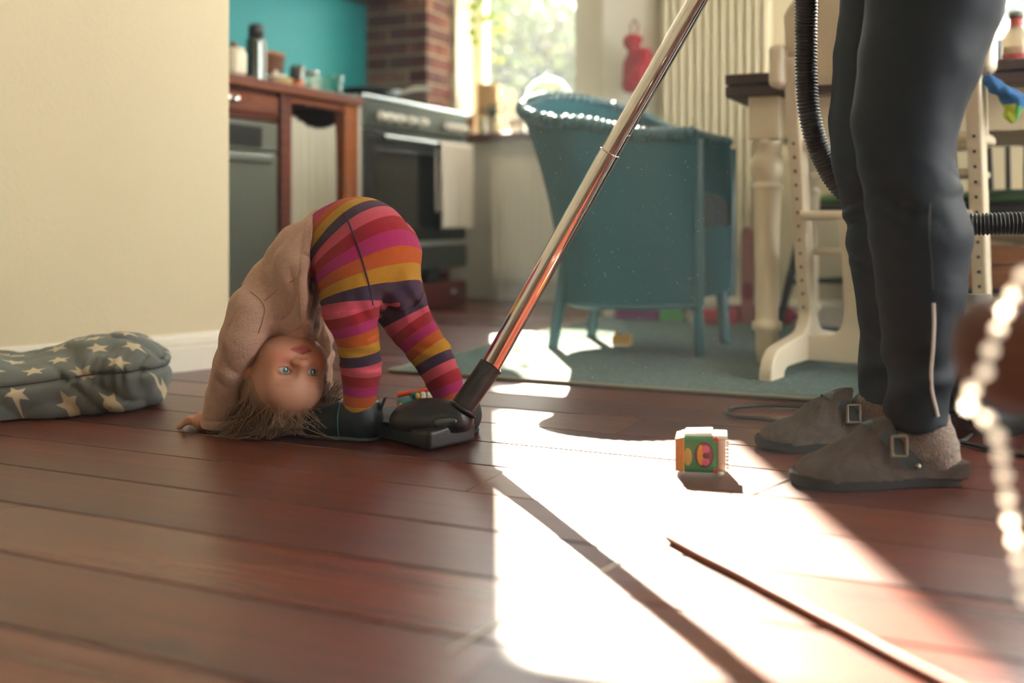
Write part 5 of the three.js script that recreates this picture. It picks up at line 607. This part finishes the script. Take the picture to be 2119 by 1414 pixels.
// ---------- things lying about ----------
{ // starred floor cushion by the left wall
  const c = fl(80, 868), o = thing('floor_cushion', 'grey floor cushion printed with cream stars, slumped by the wall', 'cushion', v(c.x - 0.06, 0, c.z - 0.14), 0.35);
  const f = (p) => { const x = p.x / 0.27, z = p.z / 0.19, r = Math.pow(Math.pow(Math.abs(x), 3) + Math.pow(Math.abs(z), 2.6), 1 / 2.8), top = 0.15 + 0.022 * noise(p.x * 7 + 1, p.z * 7, 2) + 0.02 * smooth(0.02, 0.2, p.x) - 0.03 * Math.exp(-(((p.x + 0.03) / 0.1) ** 2)), y = p.y > 0.055 ? (p.y - 0.055) / (top - 0.055) : (0.055 - p.y) / 0.085, q = Math.pow(Math.pow(r, 2.6) + Math.pow(Math.abs(y), 2.6), 1 / 2.6); let d = (q - 1) * 0.075; const sm = Math.abs(p.y - 0.075 - 0.012 * Math.sin(p.x * 9)); d += 0.0035 * Math.exp(-((sm / 0.006) ** 2)); const seamNear = Math.exp(-((sm / 0.03) ** 2)); d += 0.0035 * Math.sin(p.x * 130 + 30 * noise(p.x * 4, p.z * 4, 1)) * seamNear * 0.6 + 0.006 * noise(p.x * 18, p.y * 16, p.z * 18) + 0.004 * (1 - Math.abs(Math.sin(p.x * 22 + p.y * 40 + 5 * noise(p.x * 7, p.y * 7, p.z * 7)))); return Math.max(d, 0.002 - p.y); };
  const g = field(f, v(-0.32, -0.01, -0.25), v(0.32, 0.24, 0.25), 0.0065); setUV(g, (p) => [(p.x + 0.3 * p.y) * 7.5 + 0.3, (p.y + 0.19 - p.z) * 7.5]);
  const starTex = (() => { const n = 512, cv = document.createElement('canvas'); cv.width = cv.height = n; const k = cv.getContext('2d'); k.fillStyle = '#6e7370'; k.fillRect(0, 0, n, n); for (let i = 0; i < 5000; i++) { k.fillStyle = i % 2 ? 'rgba(96,100,98,0.5)' : 'rgba(128,132,128,0.5)'; k.fillRect(rnd(0, n), rnd(0, n), 3, 1); } k.fillStyle = '#cdbfa2'; const star = (x, y, r, a) => { for (const dx of [-n, 0, n]) for (const dy of [-n, 0, n]) { k.beginPath(); for (let i = 0; i < 10; i++) { const q = a + i * PI / 5, s = i % 2 ? r * 0.46 : r; k.lineTo(x + dx + Math.cos(q) * s, y + dy + Math.sin(q) * s); } k.fill(); } }; seed = 15; for (const [x, y] of [[70, 60], [255, 110], [430, 50], [150, 230], [345, 265], [500, 215], [60, 380], [250, 420], [420, 400]]) star(x, y, 54, rnd(0, 2)); const t = new THREE.CanvasTexture(cv); t.colorSpace = THREE.SRGBColorSpace; t.wrapS = t.wrapT = THREE.RepeatWrapping; return t; })();
  starTex.repeat.set(0.56, 0.56); part(o, 'cover', g, phys('#ffffff', 0.95, { map: starTex, sheen: 0.3, sheenColor: new THREE.Color('#aeb8b6') }));
  const on = (x, z) => { let y = 0.24; for (let i = 0; i < 60; i++) { const d = f(v(x, y, z)); if (d < 0.0008) break; y -= d * 0.7; } return v(x, y, z); };
  const ringP = []; for (let i = 0; i <= 60; i++) { const a = i / 60 * 2 * PI; let r = 0.35; const dir = v(Math.cos(a), 0, Math.sin(a)), y = 0.078; for (let k = 0; k < 60; k++) { const d = f(v(dir.x * r, y + 0.012 * Math.sin(dir.x * r * 9), dir.z * r)); if (d < 0.0006) break; r -= d * 0.8; } ringP.push(v(dir.x * r, y + 0.012 * Math.sin(dir.x * r * 9), dir.z * r)); } part(o, 'seam', tube(ringP, 0.0018, 160, 5), mat('#3c403e', 0.9));
}
{ // little green toy cube standing in the sun
  const p0 = fl(1460, 987), t = thing('toy_box', 'small green toy cube with printed animal panels standing in sunlight', 'toy', v(p0.x, 0.004, p0.z - 0.034), -0.2), W = 0.038, Hh = 0.058, D = 0.032;
  part(t, 'body', bx(-W, W - 0.012, 0, Hh, -D, D, 0.009), phys('#2e7d4a', 0.35, { clearcoat: 0.5 }));
  part(t, 'side_panel', [0, 1, 2, 3].map((i) => bx(-W - 0.003 + i * 0.0035, -W + 0.001 + i * 0.0035, 0.002, Hh - 0.004 + i * 0.001, -D + 0.003, D - 0.001 + i * 0.0008, 0.0015)), phys('#c98f45', 0.4), 'ribbed orange side panel');
  part(t, 'end_panel', bx(W - 0.013, W, 0.001, Hh - 0.003, -D + 0.002, D - 0.002, 0.006), phys('#c9b3a4', 0.25, { transmission: 0.35 }), 'cloudy pale end panel');
  const oval = (x, y, rx, ry, m, z) => part(t, 'print_spot', lathe([[0, 0.001], [0.9, 0.001], [1, 0]], 24).rotateX(PI / 2).scale(rx, ry, 1).translate(x, y, D + z), m);
  oval(0.005, 0.03, 0.0145, 0.0205, phys('#5a1f32', 0.4), 0); oval(0.005, 0.03, 0.0125, 0.0185, phys('#8a3a4a', 0.4), 0.0008); oval(-0.0005, 0.03, 0.006, 0.0165, phys('#d89a35', 0.4), 0.0014); oval(0.007, 0.039, 0.006, 0.0065, phys('#d0607f', 0.4), 0.002); oval(0.007, 0.02, 0.006, 0.0065, phys('#d0607f', 0.4), 0.002); oval(0.0075, 0.0295, 0.0055, 0.006, phys('#6e2a2c', 0.4), 0.002);
  oval(-0.021, 0.026, 0.0065, 0.014, phys('#b59a45', 0.4), 0); oval(0.0225, 0.055, 0.004, 0.004, phys('#b5402f', 0.4), 0); oval(0.0225, 0.006, 0.004, 0.004, phys('#b5402f', 0.4), 0);
  part(t, 'top_lid', [bx(-W + 0.014, W - 0.016, Hh - 0.002, Hh + 0.005, -D + 0.006, D - 0.008, 0.003).rotateZ(0.06), bx(W - 0.02, W + 0.003, Hh - 0.004, Hh + 0.003, -D + 0.01, D - 0.004, 0.003)], phys('#dfeee2', 0.08, { clearcoat: 1, clearcoatRoughness: 0.04 }), 'glossy pale lid');
  for (let i = 0; i < 8; i++) part(t, 'bead', ball(v(W + 0.003, 0.008 + i * 0.0058, D - 0.016), 0.0028, 0.0024, 0.0028, 10), phys('#f3efe6', 0.1, { clearcoat: 1 }));
  for (const x of [-W + 0.008, W - 0.008]) part(t, 'foot', ball(v(x, 0.0015, D - 0.008), 0.006, 0.0055, 0.006, 12), phys('#d9e2da', 0.15, { clearcoat: 1 }));
}
{ // toy behind the nozzle
  const p0 = fl(866, 858), t = thing('toy_vehicle', 'teal and white toy vehicle with orange bar behind the vacuum nozzle', 'toy', v(p0.x, 0.002, p0.z), 0.25), teal = phys('#10757a', 0.3, { clearcoat: 0.5 }), P = (px, py, d = 2.2) => at(px, py, d).sub(v(p0.x, 0.002, p0.z)).applyAxisAngle(v(0, 1, 0), -0.25);
  part(t, 'chassis', bx(-0.04, 0.045, 0.006, 0.022, -0.022, 0.022, 0.006), teal); part(t, 'hood', bx(-0.045, 0.0, 0.014, 0.034, -0.02, 0.02, 0.008), teal); part(t, 'cab', bx(-0.018, 0.016, 0.024, 0.05, -0.019, 0.019, 0.009), teal);
  part(t, 'white_panel', bx(0.012, 0.045, 0.014, 0.046, -0.021, 0.021, 0.006), phys('#d9d2bf', 0.35)); part(t, 'white_panel', bx(0.0, 0.012, 0.02, 0.048, 0.015, 0.023, 0.004), phys('#d9d2bf', 0.35));
  part(t, 'orange_bar', cyl(P(822, 818), P(886, 806), 0.0055, 0.0045, 14), phys('#d8481c', 0.35)); part(t, 'roof_light', bx(0.014, 0.03, 0.046, 0.056, -0.01, 0.01, 0.003), M.black);
  for (const x of [-0.032, 0.03]) for (const z of [-0.022, 0.022]) part(t, 'wheel', lathe([[0, -0.004], [0.011, -0.004], [0.012, 0], [0.011, 0.004], [0, 0.004]], 18).rotateX(PI / 2).translate(x, 0.012, z), phys('#c9952c', 0.4));
  part(t, 'lamp', ball(v(-0.005, 0.04, 0.019), 0.005, 0.006, 0.003, 12), phys('#d8a83a', 0.3)); part(t, 'lamp', ball(v(-0.04, 0.022, 0.018), 0.006, 0.006, 0.004, 12), phys('#c9782c', 0.3));
}
{ const a = fl(1386, 1126), b = fl(1930, 1414), d = b.clone().sub(a), t = thing('wooden_stick', 'thin reddish wooden stick lying across the sunlit floorboards', 'stick', a.clone().setY(0.0062)); seed = 5; const pts = []; for (let i = 0; i <= 12; i++) pts.push(d.clone().multiplyScalar(i / 12 * 1.12).add(v(rnd(-0.0012, 0.0012), 0, rnd(-0.0012, 0.0012)))); part(t, 'shaft', tube(pts, 0.0055, 60, 8), mat('#7a3f22', 0.6)); part(t, 'tip', cyl(v(0, 0, 0), d.clone().normalize().multiplyScalar(-0.004), 0.0055, 0.0046, 8), mat('#9a6238', 0.7)); }
{ const t = thing('thread', 'fine pale thread lying across the floorboards by the clog', 'thread', fl(1300, 1150)); const o = fl(1300, 1150); part(t, 'strand', tube([[930, 1350], [1010, 1303], [1080, 1266], [1200, 1208], [1330, 1140], [1440, 1078], [1540, 1032], [1640, 990]].map(([x, y]) => fl(x, y).sub(o).setY(0.0014)), 0.0011, 60, 5), phys('#cfc6b2', 0.5)); }
{ // bead string with added glow for its glints, over a wooden stool seat, close to the lens on the right
  const D = 0.84, o = at(2140, 800, D), t = thing('wooden_stool', 'low brown wooden stool draped with the bead string with added glow', 'stool', v(o.x + 0.062, 0, o.z), 0);
  part(t, 'seat', lathe([[0, 0.262], [0.095, 0.262], [0.112, 0.275], [0.118, 0.3], [0.114, 0.325], [0.1, 0.34], [0, 0.345]], 48), mat('#ffffff', 0.9, { map: woodTex('#6a3a22', '#3f2014', 256, 128, 0.3, 0.1, 16, 1) })); for (let i = 0; i < 3; i++) { const a = i * 2.094 + 0.5; part(t, 'leg', cyl(v(Math.cos(a) * 0.05, 0, Math.sin(a) * 0.05), v(Math.cos(a) * 0.045, 0.27, Math.sin(a) * 0.045), 0.011, 0.014, 14), mat('#57301d', 0.5)); }
  const b = thing('glow_beads', 'string of small beads, bright glints put in as added glow, over the wooden stool', 'bead string', v(o.x, 0.3, o.z)); const pts = [[2150, 535], [2112, 575], [2098, 605], [2082, 640], [2066, 680], [2048, 730], [2036, 775], [2010, 808], [1996, 832], [2012, 845], [2032, 862], [2056, 880], [2066, 910], [2072, 950], [2078, 990], [2084, 1030], [2090, 1070], [2097, 1105], [2104, 1135], [2110, 1170], [2117, 1205], [2124, 1240]].map(([x, y], i) => at(x, y, D - 0.118 + 0.004 * Math.sin(i)).sub(v(o.x, 0.3, o.z))), c = new THREE.CatmullRomCurve3(pts), n = 18, g = new THREE.SphereGeometry(0.0042, 14, 10), m = phys('#fff0dc', 0.2, { emissive: new THREE.Color(1, 0.86, 0.68), emissiveIntensity: 0.38 });  // emissive glow is put in for the bright glints on the beads
  part(b, 'cord', new THREE.TubeGeometry(c, 120, 0.0009, 5), mat('#bfae98', 0.7)); for (let i = 0; i <= n; i++) part(b, 'glow_bead', g, m).position.copy(c.getPointAt(i / n));
  for (const k of [0.15, 0.45, 0.8]) { const l = new THREE.PointLight(new THREE.Color(1, 0.86, 0.68), 0.004); l.position.copy(c.getPointAt(k)).add(v(-0.008, 0, 0.008)); l.castShadow = true; l.shadow.radius = 0.3; b.add(l); }  // added point lights that go with the glow given to the beads
}
{ // dust hanging in the sunbeam
  seed = 44; const n = 420, im = new THREE.InstancedMesh(new THREE.IcosahedronGeometry(0.00042, 0), mat('#ffffff', 0.6), n); im.name = 'dust'; im.castShadow = im.receiveShadow = true; info(im, 'fine dust specks floating in the sunbeam before the wicker chair', 'dust', null, 'stuff'); const m = new THREE.Matrix4(); for (let i = 0; i < n; i++) { const d = rnd(1.5, 2.6), x = rnd(0.0, 0.42), y = rnd(0.12, 0.72), s = rnd(0.5, 1.3); m.compose(v(x, y, -d), new THREE.Quaternion(), v(s, s, s)); im.setMatrixAt(i, m); } scene.add(im);
}
scene.traverse((o) => { if (o.isMesh) o.castShadow = o.receiveShadow = true; });
renderer.render(scene, camera);
